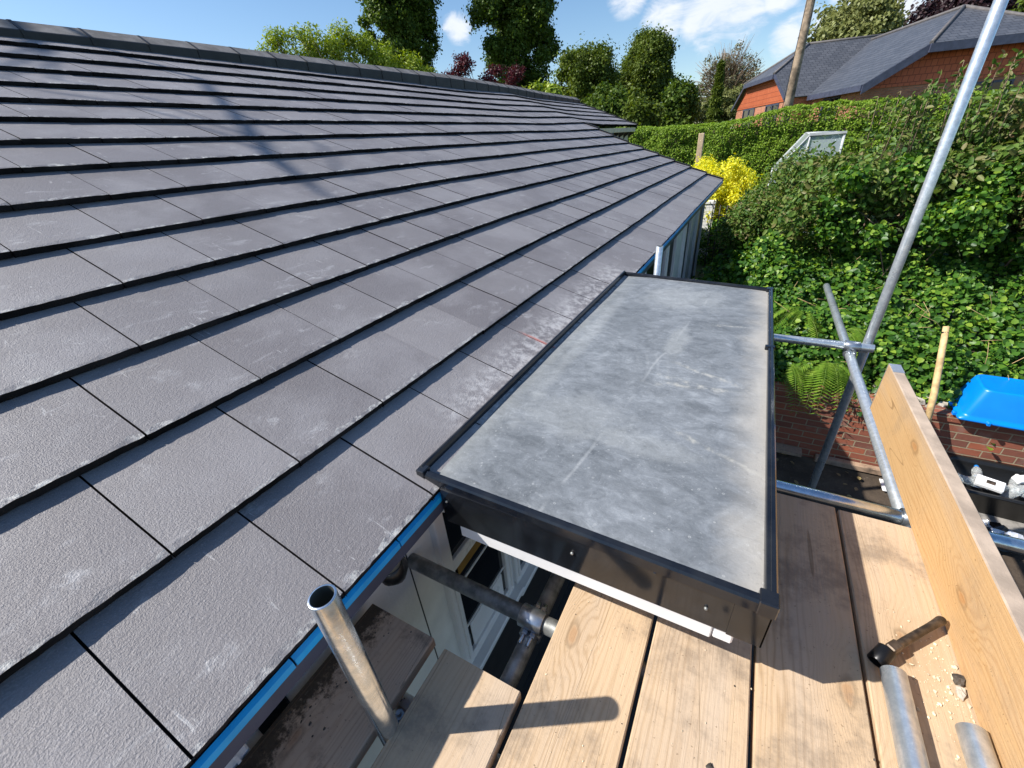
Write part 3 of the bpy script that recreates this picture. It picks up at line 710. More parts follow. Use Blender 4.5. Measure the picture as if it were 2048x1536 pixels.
bung = thing('bungalow', (-3.5, 4, 0), 'pale bungalow with a new dark grey tiled roof filling the left of the view', 'bungalow')
T = 0.029
mb = MB()
NROW = 15
for k in range(NROW):
    yend = YV if k < 9 else YE
    off = (0.290 if k % 2 == 0 else 0.145) - 12 * TW
    j = 0
    while True:
        ya = off + j * TW; yb = ya + TW; j += 1
        if yb < Y0 + 0.05: continue
        if ya > yend - 0.03: break
        ya = max(ya, Y0); yb = min(yb, yend)
        ya += 0.0016 + random.uniform(0, 0.0012); yb -= 0.0016 + random.uniform(0, 0.0012)
        lift = random.uniform(-0.0012, 0.0022); tw = random.uniform(-0.0015, 0.0015); sh = random.uniform(-0.003, 0.003)
        near = (ya < 4.2)
        nx = 26 if near else 6
        grid = []
        seed = random.random() * 100
        rows_ = [(-1, 0), (0, 0), (1, 0), (2, 0)]
        top_h = GA + (0.05 if k < NROW - 1 else 0.02)
        A, B, Cc, D, Eh = [], [], [], [], []
        for i in range(nx + 1):
            f = i / nx; y = ya + (yb - ya) * f
            je = noise.noise(Vector((y * 38, seed, k))) * 0.0018 + noise.noise(Vector((y * 130, seed, k))) * 0.0014 + sh * 0.35
            ch = 0.0026 + 0.0075 * max(0, noise.noise(Vector((y * 17, seed + 9, k)))) ** 1.2 + 0.002 * abs(noise.noise(Vector((y * 70, seed + 5, k)))) + 0.0015 * abs(noise.noise(Vector((y * 160, seed + 3, k))))
            l2 = lift + tw * (f - 0.5) * 2

            def P(l, n):
                kk = k + l / GA
                return roofp(kk, y, n - T * (l / GA) + l2)
            A.append(P(top_h, 0)); B.append(P(je + ch * 3.2, 0)); Cc.append(P(je, -ch * .55)); D.append(P(je + 0.001, -T + 0.003)); Eh.append(P(0.03, -T + 0.002))
        b = len(mb.v); n1_ = nx + 1
        for row in (A, B, Cc, D, Eh): mb.v += [tuple(p) for p in row]
        for i in range(nx):
            mb.face((b + i, b + n1_ + i, b + n1_ + i + 1, b + i + 1), 0)
            mb.face((b + n1_ + i, b + 2 * n1_ + i, b + 2 * n1_ + i + 1, b + n1_ + i + 1), 1)
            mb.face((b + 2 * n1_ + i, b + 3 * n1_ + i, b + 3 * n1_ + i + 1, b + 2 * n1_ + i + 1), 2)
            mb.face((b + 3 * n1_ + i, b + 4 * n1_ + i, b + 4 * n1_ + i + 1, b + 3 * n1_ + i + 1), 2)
        # side faces so the joints have depth
        for q in (0, nx):
            p0, p1, p2 = A[q], B[q], Cc[q]
            dn = Vector((0, 0, -T))
            bb = len(mb.v); mb.v += [tuple(p0), tuple(p1), tuple(p2), tuple(p2 + dn * .7), tuple(p0 + dn)]
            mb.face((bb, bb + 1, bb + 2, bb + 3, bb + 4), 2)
roof = mb.build('roof', [M['tile'], M['tile_edge'], M['tile_dark']], bung, origin=(0, 0, 0))
WL[roof] = Vector((0, 0, 0))
# underlay closing the slope, and the far slope beyond the ridge
XR = -5.47
mb = MB()
for (ka, kb, y0, y1) in ((0, 9, Y0, YV), (9, 14.9, Y0, YE)):
    n = 24
    for i in range(n):
        a, b = y0 + (y1 - y0) * i / n, y0 + (y1 - y0) * (i + 1) / n
        mb.poly([roofp(ka + .05, a, -0.06), roofp(kb, a, -0.06), roofp(kb, b, -0.06), roofp(ka + .05, b, -0.06)])
mb.build('roof_underlay', M['band'], bung)
mb = MB()
for i in range(15):
    x0 = XR - i * 0.32; z0 = 4.33 - i * 0.128
    mb.box((x0 - 0.33, Y0, z0 - 0.17), (x0, YE, z0 - 0.128))
mb.build('far_roof_slope', M['ridge'], bung)
# ridge
RZ = lambda y: tab(y, [-3, 1.9, 3.8, 7.9, 10.5, 12, 14.6], [4.345, 4.359, 4.387, 4.434, 4.406, 4.37, 4.34])
y = Y0; i = 0
mb = MB()
while y < YE - 0.05:
    L = 0.447; y1 = min(y + L, YE)
    for (ya, yb, g) in ((y, y1 - 0.008, 0.0), (y1 - 0.013, y1 + 0.010, 0.006)):
        rg = []
        for yy in (ya, yb):
            zt = RZ(yy) + random.uniform(-.002, .002) + g * .6
            zl = roofp((-EX - 5.30) / -(GA * CP), yy).z - 0.012 - zt
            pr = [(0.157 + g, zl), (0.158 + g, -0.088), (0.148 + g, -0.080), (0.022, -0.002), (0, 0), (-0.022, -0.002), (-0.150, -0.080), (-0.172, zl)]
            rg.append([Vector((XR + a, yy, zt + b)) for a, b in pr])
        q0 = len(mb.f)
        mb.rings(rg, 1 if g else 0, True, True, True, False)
        mb.m[q0] = 1; mb.m[q0 + 1] = 1  # vertical sides coloured black to stand in for their shade
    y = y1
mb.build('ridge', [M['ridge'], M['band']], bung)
# verge strips
for (ka, kb, yy) in ((0, 9, YV), (9, 15, YE)):
    mb = MB()
    for k in range(ka, kb):
        a = roofp(k, yy, 0.012); b = roofp(k + 1, yy, -0.012)
        for (w0, w1, h0, h1) in ((-0.035, 0.02, 0.0, 0.012), (0.0, 0.02, -0.11, 0.0)):
            mb.rings([[Vector((p.x, yy + w, p.z + h)) for w, h in ((w0, h0), (w1, h0), (w1, h1), (w0, h1))] for p in (a, b)], 0, True, True, True, False)
    mb.build('verge', M['band'], bung)
# eaves: blue strip, fascia, soffit
mb = MB(); y = Y0
while y < YV - 0.02:
    L = min(0.315, YV - 0.02 - y)
    d = dz(0, y); d1 = dz(0, y + L)
    q = [(-0.004, -0.024), (0.006, -0.030), (0.007, -0.047), (0.000, -0.049)]
    mb.rings([[Vector((EX + a - 0.004, yy, EZ + b + dd)) for a, b in q] for yy, dd in ((y, d), (y + L - 0.004, d1))], 0, True, True, True, False)
    y += L
mb.build('eaves_strip', M['blue'], bung)
mb = MB()
n = 16
for i in range(n):
    a = Y0 + (YV - .02 - Y0) * i / n; b = Y0 + (YV - .02 - Y0) * (i + 1) / n
    mb.rings([[Vector((EX + x, yy, EZ + z + dz(0, yy))) for x, z in ((-0.03, -0.045), (-0.002, -0.0495), (-0.002, -0.090), (-0.03, -0.090))] for yy in (a, b)], 0, True, i == 0, i == n - 1, False)
mb.build('fascia', M['fascia'], bung)
mb = MB(); mb.box((-0.83, Y0, 2.283), (EX - 0.036, YV - .1, 2.290)); mb.build('soffit', M['white_wall'], bung)
# walls
XW = -0.82
mb = MB()
mb.box((XW - 0.12, Y0 + .1, 0), (XW, 8.45, 2.285))
mb.box((-9.9, Y0 + .1, 0), (XW - .13, Y0 + .3, 2.25))
mb.box((-9.9, Y0 + .31, 0), (-9.7, YE - .3, 2.25))
mb.poly([(XR, Y0 + .2, 4.2), (-9.9, Y0 + .2, 2.3), (XW, Y0 + .2, 2.3)])
mb.poly([(XR, YV + 1.2, 4.1), (-9.9, YV + 1.2, 2.3), (XW - .4, YV + 1.2, 2.3)])
# vertical board joints
wall = mb.build('wall', M['white_wall'], bung)
for (yj, z0, z1) in ((0.592, 0.9, 2.24), (-0.35, 0.0, 2.24), (-1.9, 0.0, 2.24), (3.3, 0.0, 2.24)):
    mb = MB(); mb.box((XW, yj - 0.0022, z0), (XW + 0.0015, yj + 0.0022, z1)); mb.build('panel_joint', M['black_plastic'], bung)
mb = MB()
mb.box((-9.9, YV + 1.25, 0), (-3.72, YE - .25, 3.36))
mb.build('end_wall', M['cream'], bung)
mb = MB()
mb.box((-3.72, YV + .1, 3.30), (-3.56, YE - .05, 3.40)); mb.box((-3.80, YE - .12, 3.2), (-3.70, YE - .06, 3.40))
mb.build('end_fascia', M['cream'], bung)
for i in range(7):
    mb = MB(); yy = YE - 0.2 - i * 0.52
    mb.rings([[Vector((-3.715 + a, yy + w, 3.29 + b)) for a, b in ((0, 0), (0.15, 0), (0.13, -0.05), (0.05, -0.09), (0, -0.16))] for w in (-0.035, 0.035)], 0, True, True, True, False)
    mb.build('eaves_bracket', M['bracket'], bung)


def window(y0, y1, z0, z1, glass, rails=(), mull=(), sub=True):
    """casement window standing just proud of the wall"""
    mb = MB(); fw = 0.055; x0, x1 = XW - 0.02, XW + 0.03
    mb.box((x0, y0, z0), (x1, y0 + fw, z1), bev=.004); mb.box((x0, y1 - fw, z0), (x1, y1, z1), bev=.004)
    mb.box((x0, y0 + fw, z0), (x1, y1 - fw, z0 + fw), bev=.004); mb.box((x0, y0 + fw, z1 - fw), (x1, y1 - fw, z1), bev=.004)
    for zr in rails: mb.box((x0, y0 + fw, zr - .03), (x1 - .004, y1 - fw, zr + .03), bev=.004)
    for ym in mull: mb.box((x0, ym - .03, z0 + fw), (x1 - .002, ym + .03, z1 - fw), bev=.004)
    # inner bead line
    for (a, b) in ((z0 + fw, (list(rails) + [z1 - fw])[0]),):
        mb.box((x1, y0 + .022, a), (x1 + .008, y0 + .03, b)); mb.box((x1, y1 - .03, a), (x1 + .008, y1 - .022, b))
    w = mb.build('window', M['white_upvc'], bung)
    mb = MB(); mb.box((XW + .002, y0 + fw, z0 + fw), (XW + .008, y1 - fw, z1 - fw)); mb.build('pane', glass, w)
    mb = MB(); mb.box((XW - .01, y0 - .03, z0 - .035), (XW + .075, y1 + .03, z0 - .003), bev=.006); mb.build('sill', M['white_upvc'], w)
    return w


mb = MB(); mb.box((XW, 0.60, 0.0), (XW + .012, 3.85, 1.035)); mb.build('dark_lower_wall', M['deck_dark'], bung)  # wall made black from the ground to just below the sills
w = window(0.715, 1.175, 1.095, 2.13, M['glass_dark'], rails=(1.775,))
mb = MB(); mb.box((XW + .009, 0.80, 1.675), (XW + .013, 1.11, 1.742)); mb.build('ochre_strip', M['ochre'], w)  # plain ochre bar across the pane
for zc in (1.33, 1.62):
    mb = MB(); mb.box((XW + .009, .77, zc - .006), (XW + .014, 1.12, zc + .006)); mb.build('glazing_bar', M['white_upvc'], w)
mb = MB(); mb.box((XW + .009, .80, 1.15), (XW + .016, 1.09, 1.315), bev=.003); mb.build('lower_panel', M['white_upvc'], w)
window(1.205, 1.75, 1.07, 2.13, M['glass_teal'])
window(1.79, 2.5, 1.07, 2.13, M['glass_teal'], mull=(2.15,))
window(-0.9, 0.028, 1.0, 2.15, M['glass_dark'], mull=(-0.42,))
window(-2.2, -1.2, 1.0, 2.15, M['glass_dark'], mull=(-1.7,))
mb = MB(); mb.box((XW + .002, 0.06, 1.98), (XW + .006, 0.135, 2.10)); mb.build('wall_vent', M['glass_dark'], bung)
# glazed sun-room front further along: tall dark panes between pale posts
for (a, b, g) in ((3.9, 4.95, 'glass_teal'), (5.10, 5.62, 'glass_dark'), (6.42, 6.90, 'glass_dark'), (7.75, 8.45, 'glass_dark')):
    mb = MB(); mb.box((XW + .002, a, 0.25), (XW + .012, b, 2.12)); p = mb.build('glazed_panel', M['panel_dark'], bung)
    mb = MB()
    for yy in (a, b): mb.box((XW + .0, yy - .025, 0.2), (XW + .045, yy + .025, 2.16), bev=.004)
    mb.box((XW + .0, a + .025, 2.12), (XW + .04, b - .025, 2.16)); mb.box((XW + .0, a + .025, 0.2), (XW + .04, b - .025, 0.25))
    mb.build('panel_frame', M['white_upvc'], p)
# rainwater outlet under the eaves
mb = MB()
mb.cyl((-0.745, 0.475, 2.255), (-0.745, 0.475, 2.175), 0.038, 0.034, 20); mb.build('gutter_outlet', M['rubber_grey'], bung)
mb = MB(); mb.sweep([(-0.745, 0.475, 2.185), (-0.745, 0.475, 2.14), (-0.752, 0.49, 2.12), (-0.770, 0.515, 2.105), (-0.785, 0.53, 2.095)], [0.036, 0.035, 0.034, 0.032, 0.030], 16)
mb.box((-0.80, 0.515, 2.075), (-0.765, 0.55, 2.12), bev=.005)
mb.build('pipe_bend', M['black_plastic'], bung)

# flat roof over the bay
NL, NR, FR, FL = Vector((-0.722, 0.648, 2.402)), Vector((0.174, 0.632, 2.392)), Vector((0.168, 2.692, 2.392)), Vector((-0.702, 2.815, 2.402))


def frp(u, v, h=0.0):
    p = NL.lerp(NR, u).lerp(FL.lerp(FR, u), v)
    return Vector((p.x, p.y, p.z + h))


fr_o = Vector((-0.27, 1.70, 2.39))
mb = MB(); n = 40; m_ = 70
for j in range(m_ + 1):
    for i in range(n + 1):
        p = frp(i / n, j / m_, -0.013 - 0.009 * max(0, 1 - i / 8.0))
        h = noise.noise(Vector((p.x * 2.2, p.y * 1.6, 1))) * 0.0035 + noise.noise(Vector((p.x * 9, p.y * 7, 5))) * 0.0010
        ridge_ = math.exp(-((p.x + 0.27 - (p.y - 1.7) * 0.115 - 0.045) / 0.010) ** 2) * 0.0016
        mb.v.append((p.x, p.y, p.z + h + ridge_))
for j in range(m_):
    for i in range(n): mb.face((j * (n + 1) + i, j * (n + 1) + i + 1, (j + 1) * (n + 1) + i + 1, (j + 1) * (n + 1) + i), 0, None, True)
flat = mb.build('flat_roof', M['membrane'], bung, origin=fr_o)


def bar(p0, p1, prof, inward):
    """profile (inward distance, height) swept from p0 to p1"""
    iw = Vector(inward)
    return [[Vector(p) + iw * a + Vector((0, 0, b)) for a, b in prof] for p in (p0, p1)]


TP = [(-0.005, -0.032), (-0.005, -0.004), (-0.001, 0.002), (0.008, 0.004), (0.010, 0.0005), (0.016, 0.0005), (0.018, -0.003), (0.019, -0.018), (0.015, -0.032)]
mb = MB()
mb.rings(bar(NL, NR, TP, (0, 1, 0)), 0, True, True, True, False)
mb.rings(bar(FL, FR, TP, (0.03, -1, 0)), 0, True, True, True, False)
mb.rings(bar(NR + Vector((0, -.004, .0015)), FR + Vector((0, .004, .0015)), TP, (-1, 0, 0)), 0, True, True, True, False)
LP = [(-0.008, -0.03), (-0.007, 0.008), (0.001, 0.012), (0.007, 0.010), (0.009, -0.002), (0.010, -0.03)]
mb.rings(bar(NL + Vector((0, .01, 0)), FL + Vector((0, -.01, 0)), LP, (1, 0, 0)), 0, True, True, True, False)
# mitre caps at the outer corners and joint clips along the edge
mb.box((0.146, 0.6255, 2.356), (0.1805, 0.662, 2.3975), bev=.0025)
mb.box((0.140, 2.664, 2.360), (0.175, 2.699, 2.3975), bev=.0025)
mb.box((0.142, 1.86, 2.380), (0.1785, 1.880, 2.3975), bev=.002)
mb.box((-0.728, 0.640, 2.385), (-0.700, 0.672, 2.4115), bev=.002)
mb.build('edge_trim', M['trim'], flat)
mb = MB()
mb.box((-0.645, 0.636, 2.246), (0.162, 0.648, 2.372)); mb.box((0.162, 0.636, 2.246), (0.174, 2.70, 2.372)); mb.box((-0.645, 2.70, 2.246), (0.162, 2.712, 2.372))
mb.box((0.110, 0.6325, 2.246), (0.1765, 0.636, 2.366)); mb.box((0.174, 0.6325, 2.246), (0.1775, 0.70, 2.366))
mb.build('fascia', M['gloss_black'], flat)
mb = MB()
mb.box((-0.60, 0.639, 2.198), (0.085, 0.672, 2.2445), bev=.003); mb.box((0.087, 0.641, 2.202), (0.128, 0.672, 2.2445), bev=.004)
mb.build('soffit_trim', M['white_upvc'], flat)
mb = MB(); mb.box((-0.80, 0.673, 2.225), (0.160, 2.69, 2.240)); mb.build('soffit_board', M['white_upvc'], flat)
for (x, z) in ((-0.625, 2.335), (-0.245, 2.318), (0.062, 2.305), (-0.05, 2.36)):
    mb = MB(); mb.blob((x, 0.633, z), (0.0042, 0.004, 0.0042), 1, 0.0, 12, 8, sm=True); mb.build('screw_cap', M['gloss_black'] if x == -0.05 else M['galv_dull'], flat)

# ------------------------------------------------------------------ scaffolding
def scaf_tube(p0, p1, label, name='scaffold_tube', cat='scaffold tube', mat='galv', group='scaffold tubes', r=0.02415):
    mb = MB(); mb.tube(p0, p1, r, bore=True)
    return tag(mb.build(name, [M[mat], M['bore']]), label, cat, group)


scaf_tube((-0.528, 0.200, 0.0), (-0.528, 0.200, 2.564), 'short upright scaffold tube with an open top beside the foreground eaves', 'upright_tube', mat='galv_bright')
scaf_tube((-0.530, 3.055, 0.0), (-0.530, 3.055, 2.525), 'upright scaffold tube standing against the eaves beyond the flat roof', 'upright_tube')
scaf_tube((0.744, 2.980, 0.0), (0.744, 2.980, 4.7), 'tall galvanised scaffold upright standing in front of the leafy shrub', 'upright_tube')
scaf_tube((0.664, 1.44, 1.953), (0.664, 4.33, 1.953), 'long horizontal tube outside the flat roof with its far end free')
scaf_tube((0.664, -1.5, 1.953), (0.664, 1.43, 1.953), 'horizontal tube hidden under the outermost scaffold board', mat='galv_dull')
scaf_tube((-0.75, 1.465, 2.003), (1.35, 1.465, 2.003), 'cross tube carrying the far ends of the scaffold boards', mat='galv_bright')
scaf_tube((-0.75, 2.928, 2.003), (0.768, 2.928, 2.003), 'cross tube level with the flat roof ending at the tall upright')
scaf_tube((-0.818, 0.605, 2.003), (0.60, 0.600, 2.003), 'dull cross tube bridging the gap below the near edge of the flat roof', mat='galv_dull')
scaf_tube((-0.355, -1.5, 1.953), (-0.355, 4.2, 1.953), 'dull tube running lengthways down in the dark gap beside the windows', mat='galv_dull')
scaf_tube((-0.76, 0.270, 1.985), (0.60, 0.270, 1.985), 'cross tube under the inner boards just behind the foreground upright')
scaf_tube((0.470, -0.9, 2.091), (0.470, 0.806, 2.091), 'loose tube lying on the outer board with its end near the spanner', 'loose_tube')
scaf_tube((0.584, -0.9, 2.091), (0.584, 0.742, 2.091), 'loose tube lying hard against the toe board, right of two', 'loose_tube')


def coupler(loc, axis_top, axis_low, label, low_off=(0, 0, -0.049)):
    """band coupler: one sleeve round each tube, a body between them and two bolts"""
    root = thing('tube_coupler', loc, label, 'coupler', 'scaffold couplers')
    c = Vector(loc); a = Vector(axis_top).normalized(); b = Vector(axis_low).normalized(); lo = c + Vector(low_off)
    mb = MB(); mb.tube(c - a * 0.036, c + a * 0.036, 0.0320, 0.0065, 24); mb.build('upper_sleeve', M['coupler'], root)
    mb = MB(); mb.tube(lo - b * 0.026, lo + b * 0.028, 0.0320, 0.0065, 24); mb.build('lower_sleeve', M['coupler'], root)
    mb = MB()
    for s_ in (-1, 1):
        p = (c + lo) / 2 + a * 0.012 * s_ - b * 0.042
        mb.cyl(p, p + b * 0.012, 0.0135, n=6, sm=False); mb.cyl(p - b * 0.024, p + b * 0.03, 0.0065, n=10)
        q = (c + lo) / 2 + b * 0.040 + a * 0.010 * s_
        mb.cyl(q, q + b * 0.014, 0.0125, n=6, sm=False); mb.cyl(q, q + b * 0.028, 0.006, n=10)
    mb.box((-0.012, -0.055, -0.005), (0.012, 0.045, 0.005), 0, Matrix.Translation((c + lo) / 2 + a * 0.035) @ a.to_track_quat('Y', 'Z').to_matrix().to_4x4())
    mb.build('bolt', M['coupler'], root)
    return root


coupler((0.664, 2.928, 2.003), (1, 0, 0), (0, 1, 0), 'bright band coupler where the cross tube meets the tall upright')
coupler((0.664, 1.465, 2.003), (1, 0, 0), (0, 1, 0), 'band coupler tucked against the toe board at the end of the boards')
coupler((-0.355, 0.602, 2.003), (1, 0, 0), (0, 1, 0), 'band coupler on the dull cross tube in the dark gap beside the windows')
coupler((-0.528, 0.265, 1.975), (1, 0, 0), (0, 0, 1), 'band coupler at the foot of the foreground upright between two inner boards', (0, -0.052, 0))


def board(x0, x1, y0, y1, ztop, mat, label, th=0.038, bands=(False, True), name='scaffold_board', group='scaffold boards', topmat=None):
    root_o = Vector(((x0 + x1) / 2, (y0 + y1) / 2, ztop - th))
    mb = MB(); n = 26
    pr = lambda y, w: [(x0 + .002 + w, y, ztop - th), (x0, y, ztop - th + .003), (x0 + w, y, ztop - .003), (x0 + .003 + w, y, ztop), (x1 - .003 + w, y, ztop), (x1 + w, y, ztop - .003), (x1, y, ztop - th + .003), (x1 - .002 + w, y, ztop - th)]
    sd = random.random() * 50
    mb.rings([[Vector(p) for p in pr(y0 + (y1 - y0) * i / n, noise.noise(Vector((i * .35, sd, 0))) * .0016)] for i in range(n + 1)], 0, True, True, True, False)
    if topmat:
        for q in range(len(mb.f)):
            if q % 8 in (2, 3, 4): mb.m[q] = 1
    o = tag(mb.build(name, [mat, topmat] if topmat else mat, origin=root_o), label, 'scaffold board', group)
    if bands[1]:
        mb = MB(); mb.box((x0 - .0012, y1 - .03, ztop - th - .001), (x1 + .0012, y1 + .0015, ztop + .0012)) if False else None
        e = 0.0012
        mb.box((x0 + .004, y1 + .0003, ztop - th + .003), (x1 - .004, y1 + e, ztop - .003))
        mb.build('end_band', M['zinc_band'], o)
    return o


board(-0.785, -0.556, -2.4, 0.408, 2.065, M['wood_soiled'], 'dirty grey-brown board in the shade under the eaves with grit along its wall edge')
board(-0.512, -0.286, -2.4, 0.398, 2.070, M['wood'], 'board mostly in eaves shadow with a bright sunlit strip along one edge')
board(-0.271, -0.043, -2.4, 1.352, 2.065, M['wood'], 'sunlit board crossed by the round-ended shadow of the short upright')
board(-0.033, 0.192, -2.4, 1.346, 2.065, M['wood'], 'second sunlit board from the dark gap, running under the flat roof corner')
board(0.202, 0.420, -2.4, 1.356, 2.063, M['wood'], 'board half covered by the dark shadow of the flat roof corner')
board(0.428, 0.654, -2.4, 1.350, 2.063, M['wood'], 'outermost board carrying the spanner and the loose tubes')
o = board(0.613, 0.651, -2.4, 2.075, 2.291, M['wood_toe'], 'orange-brown toe board set on edge along the outside of the platform', th=0.225, name='toe_board', bands=(False, False), group=None, topmat=M['wood_grey'])
o['category'] = 'toe board'
mb = MB()
mb.box((0.6135, 2.00, 2.2915), (0.6505, 2.0765, 2.2928)); mb.box((0.6115, 2.076, 2.066), (0.6525, 2.0775, 2.2928))
mb.build('end_band', M['zinc_band'], o)

# spanner
root = thing('scaffold_spanner', (0.50, 0.90, 2.065), 'short brown scaffold spanner with a black socket lying on the outer board', 'spanner')
a = Vector((0.598, 0.998, 2.100)); b = Vector((0.462, 0.848, 2.090)); d = (a - b).normalized()
mb = MB()
mb.lathe([(0.0001, 0.0), (0.0065, 0.001), (0.0098, 0.006), (0.0105, 0.014), (0.0092, 0.030), (0.0086, 0.060), (0.0093, 0.100), (0.0095, 0.140), (0.0088, 0.160), (0.0088, 0.205), (0.0001, 0.206)], a, -d, 20)
mb.build('handle', M['spanner'], root)
mb = MB()
sx = Vector((-0.55, -0.78, -0.30)).normalized()
c0 = b - d * 0.004
mb.tube(c0 - sx * 0.014, c0 + sx * 0.030, 0.0185, 0.0045, 22)
mb.build('socket', M['spanner_dark'], root)
mb = MB()
mb.box((-0.011, -0.006, -0.016), (0.011, 0.024, 0.016), 0, Matrix.Translation(b + d * 0.018) @ d.to_track_quat('Y', 'Z').to_matrix().to_4x4(), bev=.003)
mb.build('hinge', M['spanner'], root)

# grit and chippings lying on the boards
mb = MB()
for i in range(260):
    x = min(0.608, max(0.50, random.gauss(0.575, 0.035))); yy = random.gauss(0.84, 0.075)
    r = random.choice([.0006, .0008, .0008, .001, .0012, .0016, .0022, .0034]) * random.uniform(.7, 1.3)
    mb.blob((x, yy, 2.063 + r * .5), (r, r * random.uniform(.6, 1.6), r * .6), random.random() * 40, .7, 5, 3)
for i in range(60):
    x = random.uniform(-0.25, 0.60); yy = random.uniform(0.2, 0.75); r = random.uniform(.0008, .0018)
    mb.blob((x, yy, 2.0655 + r * .4), (r, r * 1.4, r * .6), i, .7, 5, 3)
tag(mb.build('wood_chippings', M['chip']), 'pale wood chippings and grit scattered along the toe board', 'chippings', kind='stuff')
mb = MB()
for i in range(420):
    x, yy, r = min(-.60, -0.782 + abs(random.gauss(0, .045))), random.uniform(-0.5, 0.405), random.uniform(.0006, .0020)
    mb.blob((x, yy, 2.065 + r * .3), (r, r * 1.3, r * .5), i + .5, .7, 5, 3)
for i in range(70):
    x = random.uniform(-0.77, -0.60) if i < 45 else random.uniform(-0.26, 0.58); yy = random.uniform(-0.3, 0.40) if i < 45 else random.uniform(0.2, 0.7)
    r = random.uniform(.001, .0035) * (1 if i < 45 else .7)
    mb.blob((x, yy, 2.0665 + r * .3), (r, r * 1.2, r * .5), i + 5, .7, 5, 3)
mb.blob((0.602, 0.862, 2.072), (.010, .014, .008), 3, .6, 8, 5)
tag(mb.build('slate_grit', M['crumb']), 'dark mortar and tile grit lying on the boards', 'grit', kind='stuff')
for i, (x, yy, r, l) in enumerate(((0.125, 0.449, .0075, 'dark tile crumb on the second sunlit board'), (0.162, 0.395, .0085, 'dark flat tile crumb nearest the bottom of the second sunlit board'), (0.600, 0.835, .009, 'pale mortar lump in the grit against the toe board'))):
    mb = MB(); mb.blob((x, yy, 2.0655 + r * .3), (r, r * 1.3, r * .55), i + 20, .8, 8, 5)
    tag(mb.build('tile_crumb', M['stone'] if i == 2 else M['crumb']), l, 'tile crumb', 'crumbs on the boards')
# ------------------------------------------------------------------ garden edge below the scaffold
YB = 4.58
mb = MB()
for x0, x1 in ((-0.35, 6.0),):
    mb.box((x0, YB, -0.05), (x1, YB + 0.215, 0.70)); mb.box((x0 - .01, YB - 0.012, 0.703), (x1 + .01, YB + 0.225, 0.775))
tag(mb.build('brick_wall', M['brick_red'], origin=(2, YB, 0)), 'low red brick retaining wall holding up the planted bank', 'wall')
# recycling box turned upside down on the wall
root = thing('storage_box', (2.28, 4.75, 0.79), 'bright blue plastic box turned upside down on the brick wall', 'storage box')


def rrect(cx, cy, hx, hy, z, r=0.04, n=5):
    out = []
    for sx, sy, a0 in ((1, 1, 0), (-1, 1, 90), (-1, -1, 180), (1, -1, 270)):
        for i in range(n):
            a = R(a0 + 90 * i / (n - 1)); out.append(Vector((cx + sx * (hx - r) + r * math.cos(a), cy + sy * (hy - r) + r * math.sin(a), z)))
    return out


bx = lambda hx, hy, z, r=.04: [p for p in rrect(0, 0, hx, hy, z, r)]
BM = Matrix.Translation((2.34, 4.70, 0.79)) @ Matrix.Rotation(R(-3), 4, 'Z') @ Matrix.Rotation(R(2), 4, 'X')
mb = MB()
prof = [(0.385, 0.225, 0.0, .03), (0.395, 0.235, 0.004, .03), (0.395, 0.235, 0.022, .03), (0.365, 0.205, 0.026, .05), (0.358, 0.198, 0.05, .05), (0.310, 0.160, 0.275, .06), (0.302, 0.152, 0.290, .06), (0.285, 0.135, 0.292, .06), (0.280, 0.130, 0.286, .06)]
mb.rings([[BM @ p for p in bx(*q)] for q in prof], 0, True, False, True, True)
mb.build('shell', M['blue_plastic'], root)
for (x, yy) in ((-0.405, -0.15), (-0.405, 0.0), (-0.40, 0.14), (-0.2, -0.24), (0.2, -0.24)):
    mb = MB(); mb.box((x - .012, yy - .02, 0.0), (x + .012, yy + .02, 0.034), 0, BM, bev=.004); mb.build('clip_lug', M['blue_plastic'], root)

# black trough of empties
root = thing('trough', (2.45, 4.28, 0.10), 'long black plastic trough full of clear bottles in front of the brick wall', 'trough')
TM = Matrix.Translation((2.55, 4.29, 0.12)) @ Matrix.Rotation(R(-2), 4, 'Z')
mb = MB()
pr = [(0.50, 0.21, 0.0, .07), (0.56, 0.255, 0.225, .09), (0.60, 0.285, 0.230, .10), (0.60, 0.285, 0.242, .10), (0.545, 0.245, 0.242, .09), (0.535, 0.235, 0.20, .09), (0.49, 0.20, 0.012, .07)]
mb.rings([[TM @ p for p in rrect(0, 0, *q[:3], q[3], 7)] for q in pr], 0, True, True, True, True)
mb.build('tub', M['black_plastic'], root)
slab = MB(); slab.box((2.0, 3.98, 0.0), (3.3, 4.56, 0.115), bev=.01)
tag(slab.build('concrete_slab', M['concrete']), 'rough concrete slab under the black trough', 'slab')
BL = ['clear plastic bottle lying at the left end of the black trough', 'clear bottle lying on the heap in the middle of the trough', 'empty bottle lying crosswise at the back of the trough', 'clear plastic tub tipped on the bottles in the trough', 'bottle standing up out of the trough at its right', 'clear bottle at the front edge of the trough', 'cloudy bottle partly under the white carton', 'clear bottle wedged at the right end of the trough']
